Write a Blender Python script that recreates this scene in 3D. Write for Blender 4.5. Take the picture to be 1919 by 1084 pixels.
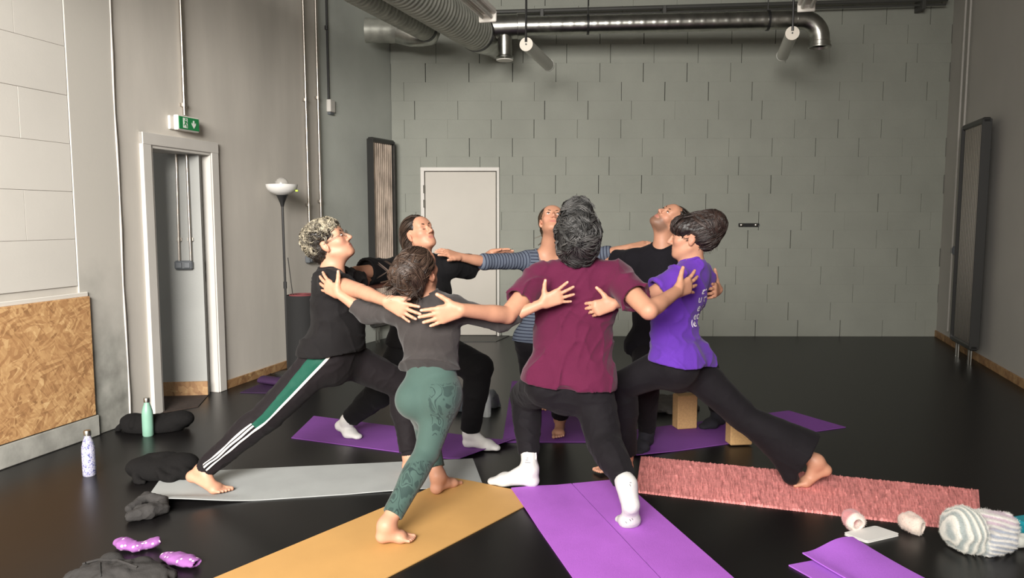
import bpy, math, random
import numpy as np
from mathutils import Vector, Matrix
from mathutils.bvhtree import BVHTree

for o in list(bpy.data.objects):
    bpy.data.objects.remove(o)
SC = bpy.context.scene
COL = SC.collection

# ------------------------------------------------------------------ camera, sky, light, exposure
H = 1.40                       # lens height
PITCH = math.radians(5.43)
FPX = 1400.0                   # focal length in pixels of the 1919 x 1084 frame
cam_data = bpy.data.cameras.new('camera')
cam_data.sensor_fit = 'HORIZONTAL'
cam_data.sensor_width = 36.0
cam_data.lens = 36.0 * FPX / 1919.0
cam_data.clip_end = 100
cam = bpy.data.objects.new('camera', cam_data)
COL.objects.link(cam)
cam.location = (0, 0, H)
cam.rotation_euler = (math.pi / 2 - PITCH, 0, 0)
SC.camera = cam

world = bpy.data.worlds.new('sky')
SC.world = world
world.use_nodes = True
bg = world.node_tree.nodes['Background']
bg.inputs['Color'].default_value = (0.97, 0.96, 0.93, 1)
bg.inputs['Strength'].default_value = 0.9

def area_light(name, loc, target, sx, sy, power, color):
    d = bpy.data.lights.new(name, 'AREA')
    d.shape = 'RECTANGLE'
    d.size, d.size_y, d.energy, d.color = sx, sy, power, color
    o = bpy.data.objects.new(name, d)
    COL.objects.link(o)
    o.location = loc
    o.rotation_euler = (Vector(target) - Vector(loc)).to_track_quat('-Z', 'Y').to_euler()
    return o

# daylight coming in through the glazed street front behind the lens
key = area_light('daylight_street_window', (-2.1, -2.88, 3.3), (-2.7, 4.3, 0.3), 4.0, 2.3, 610, (1.0, 0.955, 0.90))
key.data.spread = math.radians(104)

SC.view_settings.view_transform = 'Standard'
SC.view_settings.look = 'None'
SC.view_settings.gamma = 1.0
SC.view_settings.exposure = 0.0
SC.view_settings.use_curve_mapping = False

# ------------------------------------------------------------------ survey helpers: where a sight line meets a real surface
SP, CP = math.sin(PITCH), math.cos(PITCH)

def ray(px, py):
    rx = px - 959.5
    up = 542.0 - py
    return np.array([rx, FPX * CP + up * SP, -FPX * SP + up * CP])

def at(px, py, Y):
    r = ray(px, py)
    return np.array([0, 0, H]) + r * (Y / r[1])

def fl(px, py, z=0.0):
    r = ray(px, py)
    return np.array([0, 0, H]) + r * ((z - H) / r[2])

def onplane(px, py, p0, n):
    r = ray(px, py)
    o = np.array([0, 0, H])
    return o + r * (np.dot(np.asarray(p0) - o, n) / np.dot(r, n))

def V(*a):
    return np.array(a, dtype=float)

def nrm(v):
    v = np.asarray(v, dtype=float)
    return v / (np.linalg.norm(v) + 1e-12)

def lerp(a, b, t):
    return np.asarray(a) * (1 - t) + np.asarray(b) * t

# ------------------------------------------------------------------ materials
def lin(r, g, b):
    def f(c):
        c /= 255.0
        return c / 12.92 if c <= 0.04045 else ((c + 0.055) / 1.055) ** 2.4
    return (f(r), f(g), f(b), 1.0)

def mat(name, col, rough=0.6, metal=0.0, spec=0.5, vary=0.0, vscale=6.0, bump=0.0, bscale=200.0,
        attr=None, sheen=0.0, stretch=None, trans=0.0, alpha=1.0, emit=None, coat=0.0, rvary=0.0, detail=4.0):
    m = bpy.data.materials.new(name)
    m.use_nodes = True
    nt = m.node_tree
    b = nt.nodes['Principled BSDF']
    b.inputs['Base Color'].default_value = col
    b.inputs['Roughness'].default_value = rough
    b.inputs['Metallic'].default_value = metal
    b.inputs['Specular IOR Level'].default_value = spec
    b.inputs['Sheen Weight'].default_value = sheen
    b.inputs['Transmission Weight'].default_value = trans
    b.inputs['Alpha'].default_value = alpha
    b.inputs['Coat Weight'].default_value = coat
    if emit:
        b.inputs['Emission Color'].default_value = emit[0]
        b.inputs['Emission Strength'].default_value = emit[1]
    tc = nt.nodes.new('ShaderNodeTexCoord')
    src = tc.outputs['Object']
    if stretch:
        mp = nt.nodes.new('ShaderNodeMapping')
        mp.inputs['Scale'].default_value = stretch
        nt.links.new(src, mp.inputs['Vector'])
        src = mp.outputs['Vector']
    colsock = None
    if attr:
        at_ = nt.nodes.new('ShaderNodeAttribute')
        at_.attribute_name = attr
        colsock = at_.outputs['Color']
        nt.links.new(colsock, b.inputs['Base Color'])
    if vary > 0:
        n = nt.nodes.new('ShaderNodeTexNoise')
        n.inputs['Scale'].default_value = vscale
        n.inputs['Detail'].default_value = detail
        nt.links.new(src, n.inputs['Vector'])
        mr = nt.nodes.new('ShaderNodeMapRange')
        mr.inputs['From Min'].default_value = 0.3
        mr.inputs['From Max'].default_value = 0.7
        mr.inputs['To Min'].default_value = 1 - vary
        mr.inputs['To Max'].default_value = 1 + vary
        nt.links.new(n.outputs['Fac'], mr.inputs['Value'])
        mx = nt.nodes.new('ShaderNodeMix')
        mx.data_type = 'RGBA'
        mx.blend_type = 'MULTIPLY'
        mx.inputs['Factor'].default_value = 1.0
        if colsock:
            nt.links.new(colsock, mx.inputs['A'])
        else:
            mx.inputs['A'].default_value = col
        nt.links.new(mr.outputs['Result'], mx.inputs['B'])
        nt.links.new(mx.outputs['Result'], b.inputs['Base Color'])
    if rvary > 0:
        n2 = nt.nodes.new('ShaderNodeTexNoise')
        n2.inputs['Scale'].default_value = vscale * 0.6
        n2.inputs['Detail'].default_value = 6
        nt.links.new(src, n2.inputs['Vector'])
        mr2 = nt.nodes.new('ShaderNodeMapRange')
        mr2.inputs['From Min'].default_value = 0.3
        mr2.inputs['From Max'].default_value = 0.7
        mr2.inputs['To Min'].default_value = max(0.02, rough - rvary)
        mr2.inputs['To Max'].default_value = rough + rvary
        nt.links.new(n2.outputs['Fac'], mr2.inputs['Value'])
        nt.links.new(mr2.outputs['Result'], b.inputs['Roughness'])
    if bump > 0:
        n3 = nt.nodes.new('ShaderNodeTexNoise')
        n3.inputs['Scale'].default_value = bscale
        n3.inputs['Detail'].default_value = 3
        nt.links.new(src, n3.inputs['Vector'])
        bp = nt.nodes.new('ShaderNodeBump')
        bp.inputs['Strength'].default_value = bump
        bp.inputs['Distance'].default_value = 0.004
        nt.links.new(n3.outputs['Fac'], bp.inputs['Height'])
        nt.links.new(bp.outputs['Normal'], b.inputs['Normal'])
    return m

# ------------------------------------------------------------------ mesh helpers
BASES = {}

def link_mesh(name, me, m, parent=None, base=None):
    o = bpy.data.objects.new(name, me)
    COL.objects.link(o)
    if m is not None:
        for mm in (m if isinstance(m, (list, tuple)) else [m]):
            me.materials.append(mm)
    if parent is not None:
        o.parent = parent
        BASES[o.name] = BASES[parent.name]
    else:
        o.location = base if base is not None else (0, 0, 0)
        BASES[o.name] = np.array(base if base is not None else (0, 0, 0), dtype=float)
    return o

def raw_mesh(name, verts, faces, smooth=True, autos=None):
    me = bpy.data.meshes.new(name)
    verts = np.asarray(verts, dtype=np.float32).reshape(-1, 3)
    if isinstance(faces, np.ndarray):
        n, k = faces.shape
        me.vertices.add(len(verts))
        me.vertices.foreach_set('co', verts.ravel())
        me.loops.add(n * k)
        me.loops.foreach_set('vertex_index', faces.astype(np.int32).ravel())
        me.polygons.add(n)
        me.polygons.foreach_set('loop_start', np.arange(0, n * k, k, dtype=np.int32))
        me.polygons.foreach_set('loop_total', np.full(n, k, dtype=np.int32))
        me.update(calc_edges=True)
    else:
        me.from_pydata([tuple(map(float, v)) for v in verts], [], faces)
        me.update()
    if smooth:
        me.polygons.foreach_set('use_smooth', np.ones(len(me.polygons), dtype=bool))
    if autos is not None:
        me.set_sharp_from_angle(angle=math.radians(autos))
    return me

def obj(name, verts, faces, m, parent=None, base=None, smooth=True, autos=35):
    """world-space verts -> one mesh object whose origin is its base (or its parent's)."""
    verts = np.asarray(verts, dtype=float).reshape(-1, 3)
    if parent is not None:
        off = BASES[parent.name]
    else:
        if base is None:
            lo, hi = verts.min(0), verts.max(0)
            base = V((lo[0] + hi[0]) / 2, (lo[1] + hi[1]) / 2, lo[2])
        off = np.asarray(base, dtype=float)
    me = raw_mesh(name, verts - off, faces, smooth, autos if smooth else None)
    return link_mesh(name, me, m, parent, off)

def tag(o, label=None, cat=None, group=None, kind=None):
    if label: o['label'] = label
    if cat: o['category'] = cat
    if group: o['group'] = group
    if kind: o['kind'] = kind
    return o

def empty(name, loc):
    o = bpy.data.objects.new(name, None)
    COL.objects.link(o)
    o.location = loc
    o.empty_display_size = 0.05
    BASES[o.name] = np.asarray(loc, dtype=float)
    return o

class MB:
    """collects shapes (world coordinates) for ONE mesh object."""
    def __init__(s):
        s.v, s.f = [], []
    def add(s, vs, fs):
        k = len(s.v)
        s.v += [tuple(map(float, p)) for p in vs]
        s.f += [tuple(i + k for i in f) for f in fs]
        return s
    def prism(s, poly, z0, z1):
        n = len(poly)
        a = sum(poly[i][0] * poly[(i + 1) % n][1] - poly[(i + 1) % n][0] * poly[i][1] for i in range(n))
        if a < 0: poly = poly[::-1]
        vs = [(p[0], p[1], z0) for p in poly] + [(p[0], p[1], z1) for p in poly]
        fs = [tuple(range(n))[::-1], tuple(range(n, 2 * n))] + [(i, (i + 1) % n, n + (i + 1) % n, n + i) for i in range(n)]
        return s.add(vs, fs)
    def box(s, c, ax, ay, az, hx, hy, hz, bev=0.0):
        c = np.asarray(c, float)
        ax, ay, az = nrm(ax), nrm(ay), nrm(az)
        if np.dot(np.cross(ax, ay), az) < 0: ay = -ay
        if bev <= 0:
            vs = [c + ax * hx * i + ay * hy * j + az * hz * k for k in (-1, 1) for j in (-1, 1) for i in (-1, 1)]
            fs = [(0, 2, 3, 1), (4, 5, 7, 6), (0, 1, 5, 4), (2, 6, 7, 3), (0, 4, 6, 2), (1, 3, 7, 5)]
            return s.add(vs, fs)
        vs, idx = [], {}
        for i in (-1, 1):
            for j in (-1, 1):
                for k in (-1, 1):
                    for t in range(3):
                        d = [hx - bev, hy - bev, hz - bev]
                        d[t] += bev
                        idx[(i, j, k, t)] = len(vs)
                        vs.append(c + ax * i * d[0] + ay * j * d[1] + az * k * d[2])
        fs = []
        sg = (-1, 1)
        for i in sg:
            q = [idx[(i, j, k, 0)] for j, k in ((-1, -1), (1, -1), (1, 1), (-1, 1))]
            fs.append(q if i > 0 else q[::-1])
            q = [idx[(j, i, k, 1)] for k, j in ((-1, -1), (1, -1), (1, 1), (-1, 1))]
            fs.append(q if i > 0 else q[::-1])
            q = [idx[(j, k, i, 2)] for j, k in ((-1, -1), (1, -1), (1, 1), (-1, 1))]
            fs.append(q if i > 0 else q[::-1])
        for i in sg:
            for j in sg:
                q = [idx[(i, j, -1, 0)], idx[(i, j, -1, 1)], idx[(i, j, 1, 1)], idx[(i, j, 1, 0)]]
                fs.append(q if i * j > 0 else q[::-1])
                q = [idx[(-1, i, j, 1)], idx[(-1, i, j, 2)], idx[(1, i, j, 2)], idx[(1, i, j, 1)]]
                fs.append(q if i * j > 0 else q[::-1])
                q = [idx[(i, -1, j, 2)], idx[(i, -1, j, 0)], idx[(i, 1, j, 0)], idx[(i, 1, j, 2)]]
                fs.append(q if i * j > 0 else q[::-1])
        for i in sg:
            for j in sg:
                for k in sg:
                    q = [idx[(i, j, k, t)] for t in range(3)]
                    fs.append(q if i * j * k > 0 else q[::-1])
        return s.add(vs, fs)
    def tube(s, pts, r, n=12, cap=True):
        pts = [np.asarray(p, float) for p in pts]
        rs = r if hasattr(r, '__len__') else [r] * len(pts)
        T = []
        for i in range(len(pts)):
            a, b = pts[max(i - 1, 0)], pts[min(i + 1, len(pts) - 1)]
            T.append(nrm(b - a))
        up = V(0, 0, 1) if abs(T[0][2]) < 0.9 else V(1, 0, 0)
        u = nrm(np.cross(T[0], up))
        vs, fs = [], []
        for i, p in enumerate(pts):
            u = nrm(u - T[i] * np.dot(u, T[i]))
            w = np.cross(T[i], u)
            for k in range(n):
                a = 2 * math.pi * k / n
                vs.append(p + (u * math.cos(a) + w * math.sin(a)) * rs[i])
        for i in range(len(pts) - 1):
            for k in range(n):
                k2 = (k + 1) % n
                fs.append((i * n + k, i * n + k2, (i + 1) * n + k2, (i + 1) * n + k))
        if cap:
            fs.append(tuple(range(n))[::-1])
            fs.append(tuple(range((len(pts) - 1) * n, len(pts) * n)))
        return s.add(vs, fs)
    def lathe(s, prof, c, axis=(0, 0, 1), n=24, cap=True):
        c = np.asarray(c, float)
        A = nrm(axis)
        up = V(0, 0, 1) if abs(A[2]) < 0.9 else V(1, 0, 0)
        u = nrm(np.cross(A, up)); w = np.cross(A, u)
        vs, fs = [], []
        for (r, z) in prof:
            for k in range(n):
                a = 2 * math.pi * k / n
                vs.append(c + A * z + (u * math.cos(a) + w * math.sin(a)) * max(r, 1e-4))
        m_ = len(prof)
        for i in range(m_ - 1):
            for k in range(n):
                k2 = (k + 1) % n
                fs.append((i * n + k, i * n + k2, (i + 1) * n + k2, (i + 1) * n + k))
        if cap:
            fs.append(tuple(range(n))[::-1])
            fs.append(tuple(range((m_ - 1) * n, m_ * n)))
        return s.add(vs, fs)
    def ball(s, c, r, n=12, m_=8, axes=None):
        c = np.asarray(c, float)
        r = np.asarray(r, float) * np.ones(3)
        A = np.eye(3) if axes is None else np.asarray(axes, float)
        vs, fs = [], []
        for i in range(m_ + 1):
            th = math.pi * i / m_
            for k in range(n):
                a = 2 * math.pi * k / n
                d = V(math.sin(th) * math.cos(a), math.sin(th) * math.sin(a), math.cos(th)) * r
                vs.append(c + d @ A)
        for i in range(m_):
            for k in range(n):
                k2 = (k + 1) % n
                fs.append((i * n + k, (i + 1) * n + k, (i + 1) * n + k2, i * n + k2))
        return s.add(vs, fs)
    def obj(s, name, m, parent=None, base=None, smooth=True, autos=35):
        return obj(name, s.v, s.f, m, parent, base, smooth, autos)

# ------------------------------------------------------------------ distance-field modelling (organic shapes as one continuous skin)
def cap(a, b, ra, rb=None, k=0.02, side=None, flat=1.0, cuta=False, cutb=False, op='+'):
    return dict(t='c', a=np.asarray(a, float), b=np.asarray(b, float), ra=ra, rb=ra if rb is None else rb, k=k,
                side=side, flat=flat, cuta=cuta, cutb=cutb, op=op)

def ell(c, r, axes=None, k=0.02, op='+'):
    A = np.eye(3) if axes is None else np.asarray([nrm(x) for x in axes])
    return dict(t='e', c=np.asarray(c, float), r=np.asarray(r, float) * np.ones(3), A=A, k=k, op=op)

def fnp(f, k=0.0, op='*'):
    return dict(t='f', f=f, k=k, op=op)

def pe(pr, P):
    if pr['t'] == 'f':
        return pr['f'](P).astype(np.float32)
    if pr['t'] == 'e':
        q = (P - pr['c'].astype(np.float32)) @ pr['A'].T.astype(np.float32)
        r = pr['r'].astype(np.float32)
        if r.max() - r.min() < 1e-6:
            return np.sqrt((q * q).sum(-1)) - r[0]
        qr = q / r
        k0 = np.sqrt((qr * qr).sum(-1)); qq = qr / r
        k1 = np.sqrt((qq * qq).sum(-1)) + 1e-6
        return k0 * (k0 - 1) / k1
    a, b = pr['a'], pr['b']
    ab = b - a
    L = math.sqrt(float(ab @ ab)) + 1e-9
    A = (ab / L).astype(np.float32)
    w = P - a.astype(np.float32)
    ax = w @ A
    t = np.clip(ax / L, 0, 1)
    q = w - (t * L)[..., None] * A
    r = (pr['ra'] + (pr['rb'] - pr['ra']) * t).astype(np.float32)
    if pr['flat'] == 1.0:
        d = np.sqrt((q * q).sum(-1)) - r
    else:
        s = np.asarray(pr['side'], float)
        s = nrm(s - A * float(s @ A)).astype(np.float32)
        v = np.cross(A, s).astype(np.float32)
        qu, qv, qa = q @ s, q @ v, q @ A
        rv = r * pr['flat']; rw = (r + rv) * 0.5
        k0 = np.sqrt((qu / r) ** 2 + (qv / rv) ** 2 + (qa / rw) ** 2)
        k1 = np.sqrt((qu / r ** 2) ** 2 + (qv / rv ** 2) ** 2 + (qa / rw ** 2) ** 2) + 1e-6
        d = k0 * (k0 - 1) / k1
        d = np.where(k0 < 1e-3, -np.minimum(r, rv), d)
    if pr['cutb']: d = np.maximum(d, ax - L)
    if pr['cuta']: d = np.maximum(d, -ax)
    return d.astype(np.float32)

def smin(a, b, k):
    if k <= 0: return np.minimum(a, b)
    h = np.maximum(k - np.abs(a - b), 0) / k
    return np.minimum(a, b) - h * h * (k * 0.25)

def combine(D, d, pr):
    if pr['op'] == '+': return smin(D, d, pr['k'])
    if pr['op'] == '-': return -smin(-D, d, pr['k'])
    return -smin(-D, -d, pr['k'])          # intersection

def field_mesh(prims, h, disp=None, amp=0.0, B=8):
    lo, hi = np.full(3, 1e9), np.full(3, -1e9)
    for p in prims:
        if p['op'] != '+': continue
        if p['t'] == 'c':
            for e, r in ((p['a'], p['ra']), (p['b'], p['rb'])):
                lo = np.minimum(lo, e - r); hi = np.maximum(hi, e + r)
        elif p['t'] == 'e':
            lo = np.minimum(lo, p['c'] - p['r'].max()); hi = np.maximum(hi, p['c'] + p['r'].max())
    lo -= 0.02 + amp + h * 2; hi += 0.02 + amp + h * 2
    S = h * B
    nb = np.ceil((hi - lo) / S).astype(int)
    gi = np.stack(np.meshgrid(*[np.arange(n) for n in nb], indexing='ij'), -1).reshape(-1, 3)
    C = (lo + (gi + 0.5) * S).astype(np.float32)
    R = S * 0.8661
    D = np.full(len(C), 1e3, np.float32)
    dc = []
    for p in prims:
        d = pe(p, C)
        dc.append(d)
        D = combine(D, d, p)
    act = np.abs(D) < R * 1.55 + amp
    gi, C = gi[act], C[act]
    loc = np.stack(np.meshgrid(*[np.arange(B + 1)] * 3, indexing='ij'), -1).reshape(-1, 3)
    P = (lo + (gi[:, None, :] * B + loc[None]) * h).astype(np.float32)
    D = np.full(P.shape[:2], 1e3, np.float32)
    pending = disp is not None
    order_ = sorted(range(len(prims)), key=lambda i: 0 if prims[i]['op'] == '+' else 1)
    for p, d in [(prims[i], dc[i]) for i in order_]:
        if pending and p['op'] != '+':
            D += disp(P).astype(np.float32); pending = False
        if p['op'] == '+':
            m = d[act] < R * 1.4 + p['k'] + 0.02 + amp
        elif p['op'] == '-':
            m = d[act] < R * 1.4 + p['k'] + 0.01 + amp
        else:
            m = d[act] > -(R * 1.6 + p['k'] + 0.02 + amp)
        if m.any():
            D[m] = combine(D[m], pe(p, P[m]), p)
    if pending: D += disp(P).astype(np.float32)
    n1 = B + 1
    D = D.reshape(-1, n1, n1, n1)
    neg = D < 0
    cs = [(i, j, k) for i in (0, 1) for j in (0, 1) for k in (0, 1)]
    cnt = np.zeros((len(D), B, B, B), np.int8)
    for (i, j, k) in cs:
        cnt += neg[:, i:i + B, j:j + B, k:k + B]
    mix = (cnt > 0) & (cnt < 8)
    bi, ci, cj, ck = np.nonzero(mix)
    acc = np.zeros((len(bi), 3), np.float32); num = np.zeros(len(bi), np.float32)
    for c1 in cs:
        for axn in range(3):
            if c1[axn]: continue
            c2 = list(c1); c2[axn] = 1
            d1 = D[bi, ci + c1[0], cj + c1[1], ck + c1[2]]
            d2 = D[bi, ci + c2[0], cj + c2[1], ck + c2[2]]
            x = (d1 < 0) != (d2 < 0)
            t = np.where(x, d1 / np.where(x, d1 - d2, 1), 0)
            p = np.zeros((len(bi), 3), np.float32) + np.array(c1, np.float32)
            p[:, axn] = t
            acc += p * x[:, None]; num += x
    pos = acc / num[:, None]
    G = nb * B + 2
    gc = np.stack([gi[bi, 0] * B + ci, gi[bi, 1] * B + cj, gi[bi, 2] * B + ck], -1)
    verts = lo + (gc + pos) * h
    key = (gc[:, 0].astype(np.int64) * G[1] + gc[:, 1]) * G[2] + gc[:, 2]
    order = np.argsort(key); skey = key[order]
    def look(a):
        k = (a[:, 0].astype(np.int64) * G[1] + a[:, 1]) * G[2] + a[:, 2]
        ix = np.clip(np.searchsorted(skey, k), 0, len(skey) - 1)
        return np.where(skey[ix] == k, order[ix], -1)
    faces = []
    for axn in range(3):
        sl0 = [slice(None)] + [slice(0, B)] * 3
        sl1 = [slice(None)] + [slice(0, B)] * 3
        sl1[axn + 1] = slice(1, B + 1)
        a, b = neg[tuple(sl0)], neg[tuple(sl1)]
        e = a != b
        q, x, y, z = np.nonzero(e)
        g = np.stack([gi[q, 0] * B + x, gi[q, 1] * B + y, gi[q, 2] * B + z], -1)
        o1, o2 = (axn + 1) % 3, (axn + 2) % 3
        e1 = np.zeros(3, int); e1[o1] = 1
        e2 = np.zeros(3, int); e2[o2] = 1
        Fq = np.stack([look(g - e1 - e2), look(g - e2), look(g), look(g - e1)], -1)
        fl_ = ~a[q, x, y, z]
        Fq[fl_] = Fq[fl_][:, ::-1]
        faces.append(Fq[(Fq >= 0).all(1)])
    return verts, np.concatenate(faces)

def wave_noise(seed, lam, n=5, direction=None, spread=1.0):
    """a soft random ripple field made of a few crossing waves."""
    rg = np.random.RandomState(seed)
    ks, ph = [], []
    for i in range(n):
        d = rg.normal(size=3)
        if direction is not None:
            d = nrm(nrm(direction) + d * spread * 0.5)
        d = nrm(d)
        l = lam * rg.uniform(0.65, 1.6)
        ks.append(d * 2 * math.pi / l); ph.append(rg.uniform(0, 6.28))
    k2 = [nrm(rg.normal(size=3)) * 2 * math.pi / (lam * 2.2) for _ in range(n)]
    def f(P):
        o = 0
        for k, p, kk in zip(ks, ph, k2):
            w = np.sin(P @ k.astype(np.float32) + p + 1.3 * np.sin(P @ kk.astype(np.float32) + p * 2))
            o = o + w
        return o / n
    return f

def folds(seed, lam, amp, direction=None, spread=1.0, sharp=True):
    """cloth folds: narrow raised ridges between broad hollows, strong in places and slack in others."""
    f = wave_noise(seed, lam * 1.7, 3, direction, spread)
    f2 = wave_noise(seed + 31, lam, 4, direction, spread * 1.4)
    g = wave_noise(seed + 77, lam * 3.2, 3)
    def d(P):
        x = np.exp(-6.0 * np.abs(f(P))) - 0.30
        y = np.exp(-5.0 * np.abs(f2(P))) - 0.32
        m_ = np.clip(0.55 + 0.9 * g(P), 0.05, 1.2)
        return -amp * (0.85 * x * m_ + 0.5 * y * (1.25 - m_))
    return d
# ================================================================== materials of the room
M_plaster = mat('plaster_beige', (0.60, 0.565, 0.505, 1), 0.85, vary=0.17, vscale=1.0, bump=0.08, bscale=60, detail=7, stretch=(1.7, 1.7, 0.40))
M_block_beige = mat('painted_block_beige', (0.64, 0.615, 0.56, 1), 0.85, vary=0.06, vscale=1.2, bump=0.07, bscale=70, detail=7)
M_block = mat('painted_block_green_grey', (0.275, 0.285, 0.247, 1), 0.75, vary=0.05, vscale=2.5, bump=0.3, bscale=110)
M_mortar = mat('block_joint', (0.17, 0.175, 0.155, 1), 0.9)
M_mortar_beige = mat('block_joint_beige', (0.52, 0.49, 0.44, 1), 0.9)
M_seg = mat('painted_render_green_grey', (0.42, 0.44, 0.40, 1), 0.8, vary=0.10, vscale=1.4, bump=0.3, bscale=80)
M_right = mat('painted_render_grey', (0.40, 0.385, 0.355, 1), 0.8, vary=0.07, vscale=1.0, bump=0.2, bscale=80)
M_concrete = mat('bare_concrete', (0.42, 0.415, 0.375, 1), 0.85, vary=0.42, vscale=3.5, bump=0.2, bscale=45, detail=9)
def pier_mat():
    m = mat('worn_pier_render', (0.64, 0.61, 0.55, 1), 0.85, bump=0.08, bscale=60)
    nt = m.node_tree; b = nt.nodes['Principled BSDF']; tc = nt.nodes.new('ShaderNodeTexCoord')
    sx = nt.nodes.new('ShaderNodeSeparateXYZ'); nt.links.new(tc.outputs['Object'], sx.inputs[0])
    n1 = nt.nodes.new('ShaderNodeTexNoise'); n1.inputs['Scale'].default_value = 2.6; n1.inputs['Detail'].default_value = 8; nt.links.new(tc.outputs['Object'], n1.inputs['Vector'])
    n2 = nt.nodes.new('ShaderNodeTexNoise'); n2.inputs['Scale'].default_value = 7; n2.inputs['Detail'].default_value = 9; nt.links.new(tc.outputs['Object'], n2.inputs['Vector'])
    ma = nt.nodes.new('ShaderNodeMath'); ma.operation = 'MULTIPLY_ADD'; ma.inputs[1].default_value = 1.3; nt.links.new(n1.outputs['Fac'], ma.inputs[0]); nt.links.new(sx.outputs['Z'], ma.inputs[2])
    mr = nt.nodes.new('ShaderNodeMapRange'); mr.inputs['From Min'].default_value = 0.85; mr.inputs['From Max'].default_value = 1.75; nt.links.new(ma.outputs[0], mr.inputs['Value'])
    cr = nt.nodes.new('ShaderNodeValToRGB'); e = cr.color_ramp.elements
    e[0].position = 0.3; e[0].color = (0.22, 0.22, 0.195, 1); e[1].position = 0.68; e[1].color = (0.46, 0.455, 0.41, 1); nt.links.new(n2.outputs['Fac'], cr.inputs['Fac'])
    mx = nt.nodes.new('ShaderNodeMix'); mx.data_type = 'RGBA'; mx.inputs['B'].default_value = (0.55, 0.525, 0.47, 1)
    nt.links.new(mr.outputs['Result'], mx.inputs['Factor']); nt.links.new(cr.outputs['Color'], mx.inputs['A']); nt.links.new(mx.outputs['Result'], b.inputs['Base Color'])
    return m
M_pier = pier_mat()
M_ceil = mat('ceiling_paint', (0.32, 0.315, 0.30, 1), 0.9)
M_floor = mat('black_dance_vinyl', (0.0060, 0.0054, 0.0056, 1), 0.34, spec=0.33)
M_white = mat('white_paint', (0.60, 0.575, 0.53, 1), 0.5, vary=0.04, vscale=4)
M_door = mat('door_leaf_paint', (0.50, 0.47, 0.415, 1), 0.55, vary=0.05, vscale=1.5)
M_steel = mat('galvanised_steel', (0.42, 0.42, 0.39, 1), 0.28, metal=1.0, vary=0.2, vscale=9, bump=0.05)
M_flex = mat('flexible_duct_foil', (0.37, 0.375, 0.33, 1), 0.45, metal=0.35, vary=0.2, vscale=8)
M_conduit = mat('conduit_steel', (0.50, 0.46, 0.41, 1), 0.32, metal=1.0)
M_black = mat('black_metal', (0.015, 0.015, 0.015, 1), 0.4)
M_tube = mat('milky_tube', (0.78, 0.78, 0.72, 1), 0.35, trans=0.35)
M_lamp_white = mat('white_lamp_housing', (0.80, 0.77, 0.71, 1), 0.45)
M_rad_dark = mat('radiator_dark_enamel', (0.022, 0.022, 0.021, 1), 0.35, spec=0.6)
M_rad_bronze = mat('radiator_bronze_tube', (0.80, 0.67, 0.56, 1), 0.22, metal=0.55, vary=0.45, vscale=7, stretch=(1, 1, 0.5))
M_rad_grey = mat('radiator_grey_tube', (0.30, 0.285, 0.265, 1), 0.25, metal=1.0)
M_pipe = mat('painted_pipe', (0.06, 0.06, 0.055, 1), 0.5)
M_grey_plastic = mat('grey_plastic', (0.11, 0.12, 0.13, 1), 0.45)
M_green = mat('sign_green', lin(28, 130, 72), 0.35)
M_sign_white = mat('sign_white', (0.80, 0.84, 0.78, 1), 0.4)

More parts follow.
